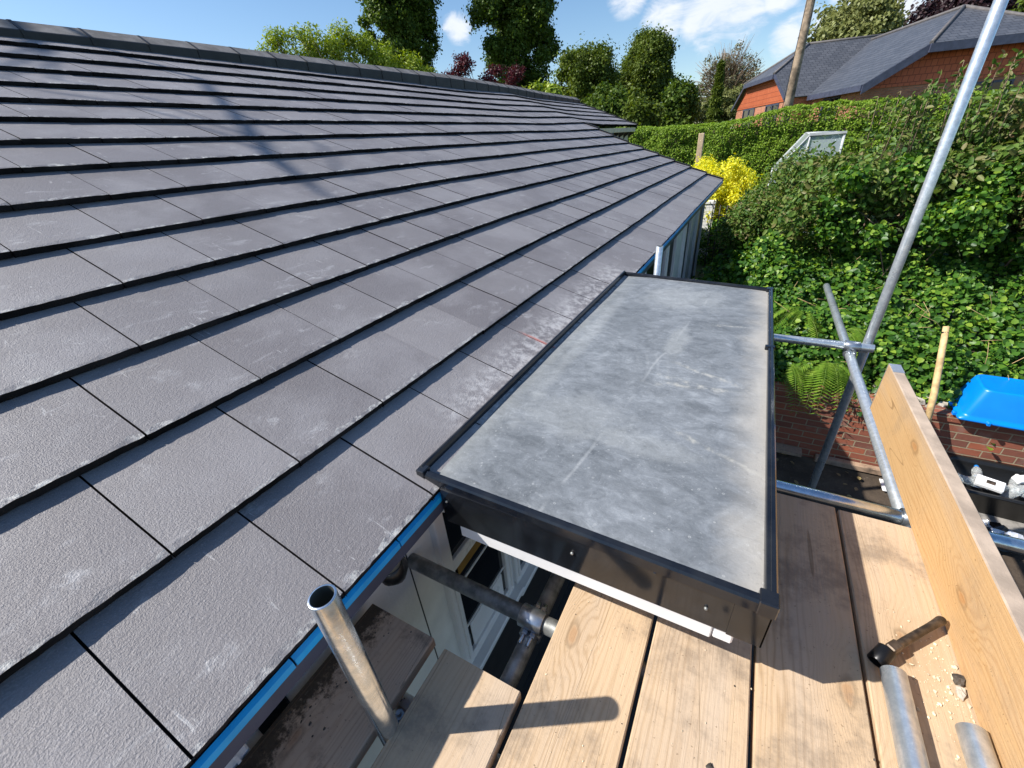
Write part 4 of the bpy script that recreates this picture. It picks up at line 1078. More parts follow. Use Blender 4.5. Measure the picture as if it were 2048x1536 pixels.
for i in range(8):
    x = 2.09 + 0.068 * i + random.uniform(-.03, .03); yy = 4.29 + random.uniform(-.13, .13); z = 0.335 + random.uniform(-.02, .03)
    ang = random.uniform(-0.5, 0.5) + (1.2 if i % 3 == 2 else 0)
    d = Vector((math.cos(ang), math.sin(ang), random.uniform(-.15, .25) if i != 4 else 1.5)).normalized()
    rt = thing('plastic_bottle', (x, yy, z), BL[i], 'bottle', 'empties in the black trough')
    mb = MB(); mb.lathe([(0.0001, 0), (0.03, 0.002), (0.034, 0.01), (0.033, 0.05), (0.030, 0.06), (0.034, 0.07), (0.034, 0.13), (0.026, 0.165), (0.013, 0.185), (0.013, 0.205)], Vector((x, yy, z)) - d * .1, d, 18); mb.build('bottle_body', M['bottle'], rt)
    mb = MB(); mb.cyl(Vector((x, yy, z)) + d * .095, Vector((x, yy, z)) + d * .115, 0.0155, n=16); mb.build('cap', M['paper'] if i % 2 else M['blue_plastic'], rt)
for i, (x, yy, z, sx, sy, rz, l) in enumerate(((2.20, 4.17, 0.385, .085, .055, -.35, 'white card carton lying on the bottles at the left of the trough'), (2.43, 4.31, 0.40, .05, .035, .5, 'small pale carton among the bottles'), (2.62, 4.36, 0.40, .06, .04, .2, 'crumpled white packet at the right of the trough'))):
    mb = MB(); mb.box((-sx, -sy, -.018), (sx, sy, .018), 0, Matrix.Translation((x, yy, z)) @ Matrix.Rotation(rz, 4, 'Z') @ Matrix.Rotation(.25, 4, 'X'), bev=.005)
    o = tag(mb.build('carton', M['paper']), l, 'carton', 'empties in the black trough')
    if i == 0:
        mb = MB(); mb.box((-.025, -.02, .0185), (.03, .022, .0195), 0, Matrix.Translation((x, yy, z)) @ Matrix.Rotation(rz, 4, 'Z') @ Matrix.Rotation(.25, 4, 'X')); mb.build('printed_panel', M['spanner'], o)


def crumple(name, c, r, mat, label, cat, seed):
    mb = MB(); nu, nv = 22, 14; rr = []
    for i in range(nv + 1):
        th = math.pi * i / nv; row = []
        for j in range(nu):
            ph = 2 * math.pi * j / nu; d = Vector((math.sin(th) * math.cos(ph), math.sin(th) * math.sin(ph), math.cos(th)))
            k = 1 + .5 * noise.noise(d * 2.1 + Vector((seed, 0, 0))) + .35 * noise.noise(d * 5 + Vector((0, seed, 0)))
            row.append(Vector(c) + Vector((d.x * r[0], d.y * r[1], max(-.4, d.z) * r[2])) * k)
        rr.append(row)
    mb.rings(rr, 0, sm=False)
    return tag(mb.build(name, mat), label, cat)


crumple('plastic_wrapper', (1.99, 3.98, 0.05), (.10, .07, .06), M['foil'], 'crumpled shiny wrapper on the ground below the trough', 'wrapper', 3)
o = crumple('plastic_sack', (2.21, 3.86, 0.07), (.20, .12, .10), M['black_plastic'], 'black plastic sack with a silvery folded top lying by the platform edge', 'sack', 8)
mb = MB(); mb.rings([[Vector((2.05 + .3 * t + .03 * math.sin(t * 20), 3.92 - .09 * t + w, 0.155 + .025 * math.sin(t * 14 + w * 40))) for t in [i / 24 for i in range(25)]] for w in (-.05, -.02, .02, .05)], 0, False, sm=False)
mb.build('silver_fold', M['foil'], o)

# stake, planks, paving scraps, leaf litter
mb = MB(); mb.sweep([(1.728, 4.40, 0.72), (1.722, 4.52, 0.98), (1.70, 4.66, 1.28), (1.685, 4.79, 1.525)], [.026, .026, .025, .022], 14)
mb.sweep([(1.716, 4.555, 1.02), (1.716, 4.56, 1.035)], [.028, .028], 12, 1)
mb.sweep([(1.688, 4.765, 1.47), (1.687, 4.77, 1.482)], [.0255, .0255], 12, 1)
tag(mb.build('garden_stake', [M['stake'], M['black_plastic']]), 'pale round wooden stake leaning up out of the brick wall planting', 'stake')
board(0.45, 0.93, 4.45, 4.57, 0.075, M['wood_old'], 'grey offcut of plank lying in the shade at the foot of the brick wall', bands=(False, False), name='plank_offcut', group=None)['category'] = 'plank'
mb = MB(); mb.box((1.06, 4.49, -0.01), (2.0, 4.56, 0.055), bev=.006); tag(mb.build('timber_edging', M['wood_old']), 'strip of timber edging at the sunlit foot of the brick wall', 'timber edging')
mb = MB(); mb.box((1.60, 4.24, 0.0), (1.640, 4.42, 0.010), 0, bev=.003); tag(mb.build('white_offcut', M['white_upvc']), 'narrow white plastic offcut on the ground beside the toe board', 'offcut')
n = 42
P = np.stack([rng.uniform(0.5, 1.9, n), rng.uniform(3.3, 4.5, n), np.full(n, 0.012)], 1)
tag(leaves('leaf_litter', P, np.tile([0, 0, 1.0], (n, 1)), 0.06, M['red_leaf_ground'], shape='round', spread=.25, droop=0, aspect=.5), 'fallen pale leaves scattered on the dark ground', 'leaf litter', kind='stuff')
mb = MB()
for i in range(26):
    x = 1.55 + random.uniform(-.25, .5); r = random.uniform(.02, .055)
    mb.blob((x, YB + random.uniform(.05, .32), 0.775 + r * .3), (r, r, r * .6), i, .5, 8, 5)
tag(mb.build('rubble', M['stone']), 'pale stones and rubble on top of the brick wall by the stake', 'rubble', kind='stuff')

# white garden wall end and the iron gate beyond the bungalow
mb = MB(); mb.box((-3.3, 11.0, 0.0), (-0.805, 11.22, 1.72)); mb.box((-3.32, 10.98, 1.723), (-0.79, 11.24, 1.80), bev=.012)
tag(mb.build('white_garden_wall', M['white_brick']), 'white painted garden wall catching the sun past the end of the bungalow', 'wall')
root = thing('iron_gate', (-0.45, 10.6, 0.3), 'wrought iron garden gate with scrolls between the white wall and the bushes', 'gate')
mb = MB()
for x in (-0.80, -0.66, -0.52, -0.20): mb.sweep([(x, 10.6, .2), (x, 10.6, 1.75 if x > -.7 else 1.86)], .011, 8)
for z in (0.85, 1.12, 1.55): mb.sweep([(-0.80, 10.6, z), (-0.20, 10.6, z)], .010, 8)
mb.build('gate_frame', M['iron'], root)
mb = MB()
for (cx, cz, s) in ((-.33, 1.62, 1), (-.33, 1.30, -1), (-.60, 1.0, 1), (-.44, 1.0, -1)):
    mb.sweep([(cx + s * .085 * (1 - t * .7) * math.cos(t * 9), 10.6, cz + .085 * (1 - t * .7) * math.sin(t * 9)) for t in [i / 22 for i in range(23)]], .008, 6)
mb.sweep([(-.52, 10.6, 1.75), (-.42, 10.6, 1.68), (-.32, 10.6, 1.82), (-.20, 10.6, 1.75)], .009, 6)
mb.sweep([(-.21, 10.6, 1.75), (-.12, 10.6, 1.66), (-.11, 10.6, 1.45), (-.20, 10.6, 1.22)], .009, 6)
mb.build('gate_scroll', M['iron_pale'], root)

# ------------------------------------------------------------------ planting near the scaffold
def ln(a, b, n): return [Vector(a).lerp(Vector(b), i / (n - 1)) for i in range(n)]


# carpet of round leaves on the bank behind the brick wall: things nobody could count
n = 62000
x = rng.uniform(0.10, 6.0, n); v = rng.random(n)
yy = 4.70 + v * 2.1 + rng.normal(0, .05, n)
zz = 0.76 + 1.05 * np.clip(v, 0, 1) ** 0.85
lump = np.array([noise.noise(Vector((a * 1.7, b * 1.7, 3))) for a, b in zip(x, yy)])
lump2 = np.array([noise.noise(Vector((a * 4.6, b * 4.6, 9))) for a, b in zip(x, yy)])
zz = zz + (0.34 * lump + 0.17 * lump2 + 0.10) * np.clip(v * 5, 0.15, 1) - 0.30 * rng.random(n) ** 1.5
N = np.tile([-0.05, -0.75, 0.65], (n, 1))
tag(leaves('ground_cover', np.stack([x, yy, zz], 1), N, 0.042, M['ivy'], shape='round', aspect=0.92, spread=.6, up=.5, droop=.3, fold=.2, jit=.55), 'dense carpet of round bright green leaves on the bank behind the brick wall', 'ground cover', kind='stuff')
mb = MB()
for i in range(70):
    x0 = random.uniform(.4, 4.5); y0 = random.uniform(4.8, 6.3); z0 = .8 + (y0 - 4.7) * .42
    d = Vector((random.uniform(-.5, .5), random.uniform(-.3, .1), random.uniform(.1, .5)))
    mb.sweep([(x0, y0, z0), Vector((x0, y0, z0)) + d * .4 + Vector((0, 0, .05)), Vector((x0, y0, z0)) + d * .8], [.003, .0025, .0015], 5)
tag(mb.build('grass_stems', M['stake']), 'thin straw stems poking through the round leaves', 'stems', kind='stuff')


def fern(loc, nf, L, label, dirs=(-1.9, .9)):
    root = thing('fern', loc, label, 'fern', 'ferns over the brick wall'); o = Vector(loc)
    Ps, Ns, Ts = [], [], []
    mb = MB()
    for f in range(nf):
        az = random.uniform(*dirs); l = L * random.uniform(.7, 1.15); up = random.uniform(.3, 1.15)
        d = Vector((math.cos(az), math.sin(az), 0)); pts = []
        for i in range(15):
            t = i / 14; pts.append(o + d * l * (t * .95) + Vector((0, 0, l * (up * t - (up + .55) * t * t))))
        mb.sweep(pts, [.004 * (1 - .8 * i / 14) for i in range(15)], 5)
        side = Vector((-d.y, d.x, 0))
        for i in range(2, 15):
            for j in range(2):
                t = (i + j / 2) / 15; p = pts[i].lerp(pts[max(0, i - 1)], j / 2)
                w = l * .21 * math.sin(math.pi * min(1, (1 - t) * 1.15 + .05)) ** .8
                for s_ in (-1, 1):
                    Ps.append((p, p + side * s_ * w + (pts[min(14, i + 1)] - pts[i - 1]).normalized() * w * .35 - Vector((0, 0, w * .15))))
    mb.build('stalk', M['fern'], root)
    mb = MB()
    for a, b in Ps:
        e = (b - a); s2 = e.cross(Vector((0, 0, 1))).normalized() * e.length * .10
        mb.poly([a, a.lerp(b, .4) + s2, b, a.lerp(b, .4) - s2])
    mb.build('foliage', M['fern'], root)
    return root


fern((0.93, 4.86, 0.98), 9, .50, 'arching green fern spilling over the brick wall beside the long tube', (-2.9, -.2))
fern((0.62, 4.80, 0.95), 5, .46, 'darker fern hanging down the wall right behind the flat roof edge', (-2.9, -.6))
fern((1.05, 5.15, 1.25), 7, .42, 'fern fronds rising among the round leaves behind the long tube', (-3.1, .4))
fern((0.70, 5.45, 1.30), 6, .40, 'small fern at the shaded left end of the leafy bank', (-3.1, .8))

C, r = [], []
for i in range(22):
    C.append((random.uniform(.75, 2.6), 6.0 + random.random() * .3, random.uniform(1.95, 2.75) - .25 * abs(random.gauss(0, .5)))); r.append(random.uniform(.12, .24))
shrub('climbing_plant', C, r, 380, .048, M['ivy'], 'climber with broad bright leaves over the front of the large shrub', 'climber', shape='round', stems=4, base=(1.6, 6.4, 1.5), aspect=.85, shell=.7, stem_r=.006)
# big overhanging shrub, right
SG = 'shrubs along the garden boundary'


def band(spec):
    C, r = [], []
    for (x, y, z, rr) in spec: C.append((x, y, z)); r.append(rr)
    return C, r


C, r = [], []
for i in range(34):
    t = i / 33
    xc = 0.55 + 2.9 * t + random.uniform(-.15, .15); yc = 6.7 + .5 * math.sin(t * 5) + random.uniform(-.35, .35)
    ztop = tab(xc, [.4, .8, 1.3, 1.8, 2.4, 3.6], [2.55, 2.86, 3.12, 3.27, 3.36, 3.42])
    zz = ztop - random.uniform(.25, .75)
    C.append((xc, yc, zz)); r.append(random.uniform(.24, .40))
for i in range(16):
    t = i / 15; xc = .45 + 3.1 * t; C.append((xc, 6.25 + .3 * random.random(), tab(xc, [.4, 1, 1.8, 3], [2.35, 2.45, 2.62, 2.7]) + random.uniform(-.1, .1))); r.append(.27)
for i in range(26):
    C.append((random.uniform(.5, 3.6), 7.5 + random.random() * .9, random.uniform(1.3, 2.5))); r.append(random.uniform(.28, .42))
shrub('large_shrub', C, r, 620, .060, M['shrub'], 'large glossy green shrub arching over the leafy bank behind the tall upright', group=SG, shape='round', aspect=.52, stems=26, base=(1.9, 7.0, 1.1), stem_r=.014, spread=.8, jit=.55)
C, r = [], []
for i in range(26):
    xc = 2.1 + random.random() * 2.6; yc = 5.7 + random.random() * 1.1
    zz = random.uniform(1.9, 3.15); C.append((xc, yc + (.35 if zz < 2.3 else 0), zz)); r.append(random.uniform(.24, .38))
shrub('large_shrub', C, r, 600, .058, M['shrub_red'], 'bronze-tipped shrub filling the right edge of the view above the leafy bank', group=SG, shape='round', aspect=.5, stems=22, base=(3.0, 6.3, 1.1), stem_r=.014, spread=.8, jit=.55)
# tall thin shoots standing above the big shrub
mb = MB(); SPp, SPn = [], []
for i in range(34):
    xx = random.uniform(1.0, 2.1); y0 = random.uniform(6.5, 7.1); z0 = tab(xx, [.8, 1.3, 1.8, 2.4], [2.8, 3.0, 3.1, 3.2]); h = random.uniform(.25, .55)
    e = Vector((xx + random.uniform(-.08, .08), y0, z0 + h)); mb.sweep([(xx, y0, z0 - .2), e], [.004, .002], 5)
    for k in range(26):
        p = Vector((xx, y0, z0 - .1)).lerp(e, (k / 25) ** .8); SPp.append(p); SPn.append((random.uniform(-1, 1), random.uniform(-1, 1), .4))
root = thing('upright_shoots', (1.5, 6.8, 2.6), 'thin leafy shoots standing up above the large shrub against the red gable', 'shoots')
mb.build('shoot_stem', M['twig'], root)
leaves('foliage', np.array([tuple(p) for p in SPp]), np.array(SPn), .06, M['shrub'], root, shape='round', aspect=.5)
C, r = [], []
for i in range(34):
    xc = random.uniform(-.25, .95); yc = 7.3 + random.random() * 1.3
    zt = tab(xc, [-.3, .2, .6, 1], [2.22, 2.66, 2.90, 3.02]); C.append((xc, yc, zt - random.uniform(.25, 1.0))); r.append(random.uniform(.22, .36))
shrub('large_shrub', C, r, 560, .055, M['shrub'], 'brownish green shrub covering the foot of the greenhouse, beside the golden bush', group=SG, shape='round', aspect=.5, stems=16, base=(.35, 7.9, .7), spread=.8)
C, r = [], []
for i in range(30):
    xc = random.uniform(-.35, .55); yc = 5.9 + random.random() * 1.3; C.append((xc, yc, random.uniform(.5, 1.75) * (0.75 + .25 * (xc + .35)))); r.append(random.uniform(.2, .32))
for i in range(26):
    C.append((random.uniform(-.05, .6), 7.6 + random.random() * 2.2, random.uniform(.3, 1.7))); r.append(random.uniform(.22, .34))
for i in range(24):
    C.append((random.uniform(-1.0, .5), 11.3 + random.random() * 1.2 if random.random() < .5 else 10.95, random.uniform(.2, 1.45))); r.append(random.uniform(.2, .30))
shrub('dark_shrub', C, r, 420, .055, M['ivy'], 'low dark bush in the shaded corner past the flat roof', group=SG, shape='round', aspect=.8, stems=10, base=(.1, 6.5, .1))
C, r = [], []
for i in range(60):
    a = random.uniform(-1, 1); C.append((-.74 + a * .84, 11.5 + random.uniform(-.45, .45), 2.55 - .45 * a * a + random.uniform(-.08, .08) - random.random() ** 1.2 * 1.2 - (.2 if a > .5 else 0))); r.append(random.uniform(.13, .25))
shrub('golden_bush', C, r, 420, .058, M['yellow'], 'bright golden yellow bush at the far corner of the tiled roof', 'bush', stems=14, base=(-.7, 11.5, .5), aspect=.55, shell=.75, up=.8, spread=.9, droop=-.5)
# clipped hedge
root = thing('clipped_hedge', (0, 17, 1.2), 'long clipped green hedge across the garden below the neighbouring house', 'hedge')
n = 90000
x = rng.uniform(-6.0, 7.5, n); zt = np.interp(x, [-6, -4.2, -2.1, -.8, -.1, .5, 2.9, 7.5], [3.40, 3.42, 3.32, 3.36, 3.52, 3.62, 3.52, 3.45])
f = rng.random(n); face = f < .66
z = np.where(face, 1.0 + (zt - 1.0) * rng.random(n) ** .8, zt)
y = np.where(face, 17.0 - .12 * rng.random(n), 17 + 1.3 * rng.random(n))
b1 = np.array([noise.noise(Vector((a * 1.1, c * 1.1, 0))) for a, c in zip(x, z)]); b2 = np.array([noise.noise(Vector((a * 4, c * 4, 7))) for a, c in zip(x, z)])
y = y - .22 * b1 - .10 * b2; z = z + np.where(face, 0, .07 * b2) - .05 * rng.random(n)
N = np.where(face[:, None], [0, -1, .35], [0, -.2, 1.0])
leaves('foliage', np.stack([x, y, z], 1), N, .068, M['hedge'], root, aspect=.5, spread=.55, origin=(0, 17, 1.2))
mb = MB(); mb.box((-5.9, 17.12, 1.0), (7.4, 18.1, 3.15)); mb.build('inner_growth', M['bark'], root)
# post and greenhouse
mb = MB(); mb.box((-1.575, 12.93, .8), (-1.445, 13.06, 3.12), bev=.01); tag(mb.build('wooden_post', M['wood_post']), 'plain wooden post standing behind the golden bush in front of the hedge', 'post')
root = thing('greenhouse', (1.2, 12, 1.2), 'greenhouse with a white frame and sloping glass half hidden by shrubs', 'greenhouse')
prof = [(0.16, 1.1), (0.20, 2.30), (0.70, 2.96), (1.235, 2.945), (1.25, 2.28), (1.25, 1.1)]
mb = MB()
for yy in (11.0, 12.6):
    for (a, b) in zip(prof[:-1], prof[1:]): mb.sweep([(a[0], yy, a[1]), (b[0], yy, b[1])], .014, 6)
for p in prof[1:5]: mb.sweep([(p[0], 11, p[1]), (p[0], 12.6, p[1])], .012, 6)
for xx in (.70, 1.25): mb.sweep([(xx, 11, 1.1), (xx, 11, 2.95)], .016, 6)
mb.sweep([(.20, 11, 2.30), (1.25, 11, 2.28)], .014, 6)
mb.box((.68, 10.97, 2.935), (1.27, 11.03, 2.975))
mb.build('frame', M['dull_frame'], root)
mb = MB()
mb.poly([(p[0], 11.01, p[1]) for p in prof])
for (a, b) in zip(prof[:-1], prof[1:]): mb.poly([(a[0], 11, a[1]), (b[0], 11, b[1]), (b[0], 12.6, b[1]), (a[0], 12.6, a[1])])
mb.build('pane', M['gh_glass'], root)

# ------------------------------------------------------------------ utility pole
root = thing('utility_pole', (.385, 20.0, 1.4), 'tall weathered wooden utility pole behind the hedge in front of the slate roofs', 'pole')
mb = MB(); mb.sweep([(.385, 20, 1.2), (.388, 20, 5), (.38, 20, 10.2)], [.145, .132, .115], 16); mb.build('shaft', M['pole_wood'], root)
mb = MB(); mb.sweep([(.34, 19.9, 9.9), (.29, 19.8, 7), (.215, 19.7, 3.6), (.20, 19.68, 2.6)], .009, 6); mb.build('cable', M['black_plastic'], root)

# ------------------------------------------------------------------ neighbouring house
HA = Vector((2.64, 24.0, 0)); HU = Vector((-.3141, .9494, 0)); HV = Vector((.9494, .3141, 0)); HZ = 4.223
H = lambda a, w, h: HA + HU * a + HV * w + Vector((0, 0, HZ + h))
tp = math.tan(R(30)); UP = Vector((0, 0, 1))
house = thing('neighbouring_house', tuple(H(4, 3, -2.6)), 'brick house with grey slate roofs and red tile-hung gables on higher ground', 'house')
gh = 4.10; rh = gh * tp; wc, whw = 8.87, 4.62; wr = 2.52
ws = wr / whw
upm = (HV + UP * tp).normalized()
mb = MB()
P = lambda *q: H(*q)
# main slope facing the garden, far slope, and the small hip over the right gable
mb.poly([P(-.5, 0, 0), P(-.5, 1.82, 1.82 * tp), P(2.28, gh, rh), P(9.6, gh, rh), P(4.25, 0, 0)], 0, HU, upm)
mb.poly([P(-.5, 2 * gh, 0), P(9.6, 2 * gh, 0), P(9.6, gh, rh), P(2.28, gh, rh), P(-.5, 2 * gh - 1.82, 1.82 * tp)], 0, HU, upm)
mb.poly([P(-.56, 1.82, 1.82 * tp), P(-.56, 2 * gh - 1.82, 1.82 * tp), P(2.28, gh, rh + .005)], 0, HV, (HU + UP * .7).normalized())
# wing
jh = 1.16; ja = jh / ws; apw = 1.19
upw = (HU + UP * ws).normalized()
mb.poly([P(wc - whw, -1.0, 0), P(wc - whw + ja, -1.0, jh), P(wc, apw, wr), P(wc, gh + 1.5, wr), P(wc - whw, gh + 1.5, 0)], 0, HV, upw)
mb.poly([P(wc + whw, -1.0, 0), P(wc + whw, gh + 1.5, 0), P(wc, gh + 1.5, wr), P(wc, apw, wr), P(wc + whw - ja, -1.0, jh)], 0, HV, upw)
mb.poly([P(wc - whw + ja, -1.06, jh), P(wc + whw - ja, -1.06, jh), P(wc, apw, wr + .005)], 0, HU, (HV + UP * .6).normalized())
rf = mb.build('roof', M['slate'], house)
mb = MB()
def strip(a, b, r=.065): mb.sweep([a, b], r, 6)
strip(P(2.28, gh, rh + .02), P(9.6, gh, rh + .02)); strip(P(2.28, gh, rh + .02), P(-.56, 1.82, 1.82 * tp + .02)); strip(P(2.28, gh, rh + .02), P(-.56, 2 * gh - 1.82, 1.82 * tp + .02))
strip(P(wc, apw, wr + .02), P(wc, gh + 1.4, wr + .02)); strip(P(wc, apw, wr + .02), P(wc - whw + ja, -1.06, jh + .02)); strip(P(wc, apw, wr + .02), P(wc + whw - ja, -1.06, jh + .02))
mb.build('ridge_tile', M['hip_tile'], rf)
mb = MB()


def plank(a, b, w, d, dirn):
    """board from a to b hanging d down, w thick along dirn"""
    dv = Vector(dirn) * w; dn = Vector((0, 0, -d))
    mb.rings([[a, a + dv, a + dv + dn, a + dn], [b, b + dv, b + dv + dn, b + dn]], 0, True, True, True, False)


plank(P(wc - whw, -1.04, -.01), P(wc - whw + ja, -1.04, jh - .01), .05, .15, HV); plank(P(wc + whw, -1.04, -.01), P(wc + whw - ja, -1.04, jh - .01), .05, .15, HV)
plank(P(wc - whw + ja, -1.10, jh - .01), P(wc + whw - ja, -1.10, jh - .01), .10, .20, HV)
plank(P(-.54, 0, -.01), P(-.54, 1.82, 1.82 * tp - .01), .05, .30, HU); plank(P(-.60, 1.82, 1.82 * tp - .01), P(-.60, 6.38, 1.82 * tp - .01), .10, .26, HU)
plank(P(-.54, 8.2, -.01), P(-.54, 6.38, 1.82 * tp - .01), .05, .30, HU)
plank(P(-.5, -.06, .0), P(4.2, -.06, .0), .10, .20, HV)
mb.build('bargeboard', M['fascia'], house)
mb = MB()
mb.poly([P(wc - whw + .25, -.80, -.12), P(wc + whw - .25, -.80, -.12), P(wc + whw - ja, -.80, jh - .02), P(wc - whw + ja, -.80, jh - .02)], 0, HU, UP)
mb.poly([P(0, .25, -.15), P(0, 2 * gh - .25, -.15), P(0, 6.38, 1.82 * tp - .02), P(0, 1.82, 1.82 * tp - .02)], 0, HV, UP)
mb.build('tile_hung_gable', M['hung_tile'], house)
mb = MB()
mb.poly([P(wc - whw + .3, -.76, -2.9), P(wc + whw - .3, -.76, -2.9), P(wc + whw - .3, -.76, -.1), P(wc - whw + .3, -.76, -.1)], 0, HU, UP)
mb.poly([P(wc - whw + .3, -.76, -2.9), P(wc - whw + .3, .3, -2.9), P(wc - whw + .3, .3, -.02), P(wc - whw + .3, -.76, -.02)], 0, HV, UP)
mb.poly([P(.04, .3, -2.9), P(wc - whw + .3, .3, -2.9), P(wc - whw + .3, .3, -.05), P(.04, .3, -.05)], 0, HU, UP)
mb.poly([P(.04, .3, -2.9), P(.04, 7.9, -2.9), P(.04, 7.9, -.1), P(.04, .3, -.1)], 0, HV, UP)
mb.build('wall', M['brick_house'], house)


def hwin(a0, a1, z0, z1, plane, w):
    for_v = plane == 'v'
    q = (lambda a, h, o: P(a, w - o, h)) if for_v else (lambda a, h, o: P(w - o, a, h))
    mb = MB()
    mb.poly([q(a0, z0, .01), q(a1, z0, .01), q(a1, z1, .01), q(a0, z1, .01)])
    f = mb.build('window', M['glass_dark'], house)
    mb = MB(); dv = (HU if for_v else HV)
    m3 = (a0 + a1) / 2
    for (u0, u1, h0, h1) in ((a0, a0 + .07, z0, z1), (a1 - .07, a1, z0, z1), (m3 - .04, m3 + .04, z0, z1), (a0 + .07, a1 - .07, z1 - .07, z1)):
        pts = [q(u0, h0, .05), q(u1, h0, .05), q(u1, h1, .05), q(u0, h1, .05)]; bk = [q(u0, h0, .012), q(u1, h0, .012), q(u1, h1, .012), q(u0, h1, .012)]
        mb.rings([bk, pts], 0, True, False, True, False)
    mb.build('frame', M['fascia'], f)


hwin(5.6, 7.5, -1.2, -.14, 'v', -.76); hwin(9.4, 11.6, -1.2, -.14, 'v', -.76); hwin(1.7, 3.2, -1.2, -.22, 'v', .3); hwin(3.9, 5.3, -1.3, -.25, 'u', .04)
mb = MB(); q = P(1.2, 6.0, 1.25); mb.cyl(q, q + UP * .55, .10, n=14); mb.cyl(q + UP * .55, q + UP * .62, .17, n=14); mb.cyl(q + UP * .66, q + UP * .78, .17, .12, n=14); mb.build('roof_vent', M['white_upvc'], house)

# ------------------------------------------------------------------ trees beyond
TG = 'trees beyond the houses'
tree('tall_tree', (-26.4, 32.7, 0), 0, (-26.4, 32.7, 12.0), (3.1, 3.1, 6.2), 105, 620, .21, M['tree_dark'], 'tall dark green tree rising above the left part of the ridge', group=TG, rmin=.3, rmax=.9, inner=.05)
tree('tall_tree', (-20.4, 40.1, 0), 0, (-20.4, 40.1, 12.6), (3.9, 3.9, 6.9), 130, 620, .22, M['tree_dark'], 'tallest dark green tree with drooping sprays right of the small white cloud', group=TG, rmin=.3, rmax=1.0, inner=.05, trunk=.35)
tree('round_tree', (-12.7, 35.8, 0), 0, (-12.7, 35.8, 5.9), (2.6, 2.6, 3.5), 110, 540, .18, M['tree_mid'], 'rounded dark tree behind the far end of the tiled ridge', group=TG, rmin=.35, rmax=.85)
tree('round_tree', (-9.4, 40.9, 0), 0, (-9.4, 40.9, 7.0), (2.2, 2.2, 3.1), 120, 560, .175, M['tree_mid'], 'domed tree with a lit olive crown standing clear against the sky', group=TG, rmin=.35, rmax=.85, extra=[(-9.5, 40.8, 8.9, 1.2), (-8.6, 40.7, 7.6, 1.0), (-10.3, 40.7, 7.4, 1.0)])
tree('round_tree', (-6.9, 29.4, 0), 0, (-6.9, 29.4, 3.9), (1.15, 1.15, 1.35), 40, 260, .20, M['tree_mid'], 'small dense bush-like tree just above the left end of the hedge', group=TG, rmin=.3, rmax=.55, trunk=.12)
tree('round_tree', (-5.5, 33.6, 0), 0, (-5.5, 33.6, 4.4), (1.15, 1.15, 1.7), 45, 260, .22, M['tree_dark'], 'deep green rounded tree left of the conifer above the hedge', group=TG, rmin=.3, rmax=.6, trunk=.12)
tree('round_tree', (-9.6, 31.2, 0), 0, (-9.8, 31.2, 4.2), (2.2, 1.5, 1.9), 80, 340, .20, M['tree_dark'], 'dark spreading tree filling the gap under the domed tree', group=TG, rmin=.4, rmax=.7, trunk=.15)
tree('round_tree', (-13.2, 29.2, 0), 0, (-13.3, 29.2, 5.3), (1.2, 1.2, 1.3), 36, 240, .22, M['tree_light'], 'small light green tree right of the copper leaves', group=TG, rmin=.3, rmax=.55, trunk=.12)
# conifer
root = thing('conifer', (-3.95, 39.8, 0), 'small pointed dark conifer above the hedge', 'conifer', TG)
Pp, Nn = [], []
for i in range(9000):
    t = random.random() ** .8; h = 3.0 + 4.2 * t; rr = .48 * (1 - t) ** .9 + .04; az = random.uniform(0, 6.283); q = rr * random.uniform(.55, 1.0) * (1 + .3 * math.sin(h * 9))
    Pp.append((-3.95 + q * math.cos(az), 39.8 + q * math.sin(az), h - q * .25)); Nn.append((math.cos(az), math.sin(az), -.1))
leaves('crown', np.array(Pp), np.array(Nn), .24, M['tree_mid'], root, aspect=.3)
mb = MB(); mb.sweep([(-3.95, 39.8, 0), (-3.95, 39.8, 8)], [.15, .02], 8); mb.build('trunk', M['bark'], root)
# thin twiggy tree
rt = tree('twiggy_tree', (-4.1, 48.9, 0), 0, (-4.4, 48.9, 6.2), (2.9, 2.2, 3.4), 90, 70, .18, M['tree_grey'], 'thin half-bare tree with greyish twigs left of the utility pole', group=TG, rmin=.3, rmax=.6, trunk=.16, limbs=20)
mb = MB()
for i in range(650):
    a = random.uniform(0, 6.283); el = random.uniform(.0, 1.45); L = random.uniform(2.0, 3.7)
    o_ = Vector((-4.1, 48.9, 5.6 + random.uniform(-.8, .8))); d = Vector((math.cos(a) * math.cos(el), math.sin(a) * math.cos(el), math.sin(el)))
    s0 = o_ + d * L * .45; e = o_ + d * L + Vector((random.uniform(-.25, .25), random.uniform(-.25, .25), random.uniform(-.1, .2)))
    mb.sweep([s0, e], [.022, .009], 4)
mb.build('twigs', M['twig'], rt)
tree('round_tree', (-4.4, 46.5, 0), 0, (-4.1, 46.5, 4.3), (2.6, 1.8, 2.0), 50, 240, .20, M['tree_olive'], 'low olive green tree under the thin half-bare tree', group=TG, rmin=.3, rmax=.6, trunk=.12)
tree('willowy_tree', (4.2, 47.8, 0), 0, (4.3, 47.8, 8.0), (3.3, 3.2, 3.2), 150, 170, .27, M['tree_olive'], 'loose pale olive tree behind the slate roofs right of the pole', group=TG, rmin=.35, rmax=.85, trunk=.25)
tree('purple_tree', (11.6, 51, 0), 0, (11.8, 51.2, 8.6), (3.9, 3.2, 2.7), 110, 300, .27, M['beech'], 'dark purple-leaved tree behind the highest slate roof', group=TG, rmin=.6, rmax=1.0, extra=[(7.9, 50.5, 8.9, .5), (8.7, 50.5, 9.3, .6)])
tree('round_tree', (12.2, 39.5, 0), 0, (12.2, 39.5, 6.8), (1.5, 1.5, 2.4), 50, 240, .3, M['tree_mid'], 'green tree at the far top right corner behind the roof vent', group=TG, rmin=.4, rmax=.8)
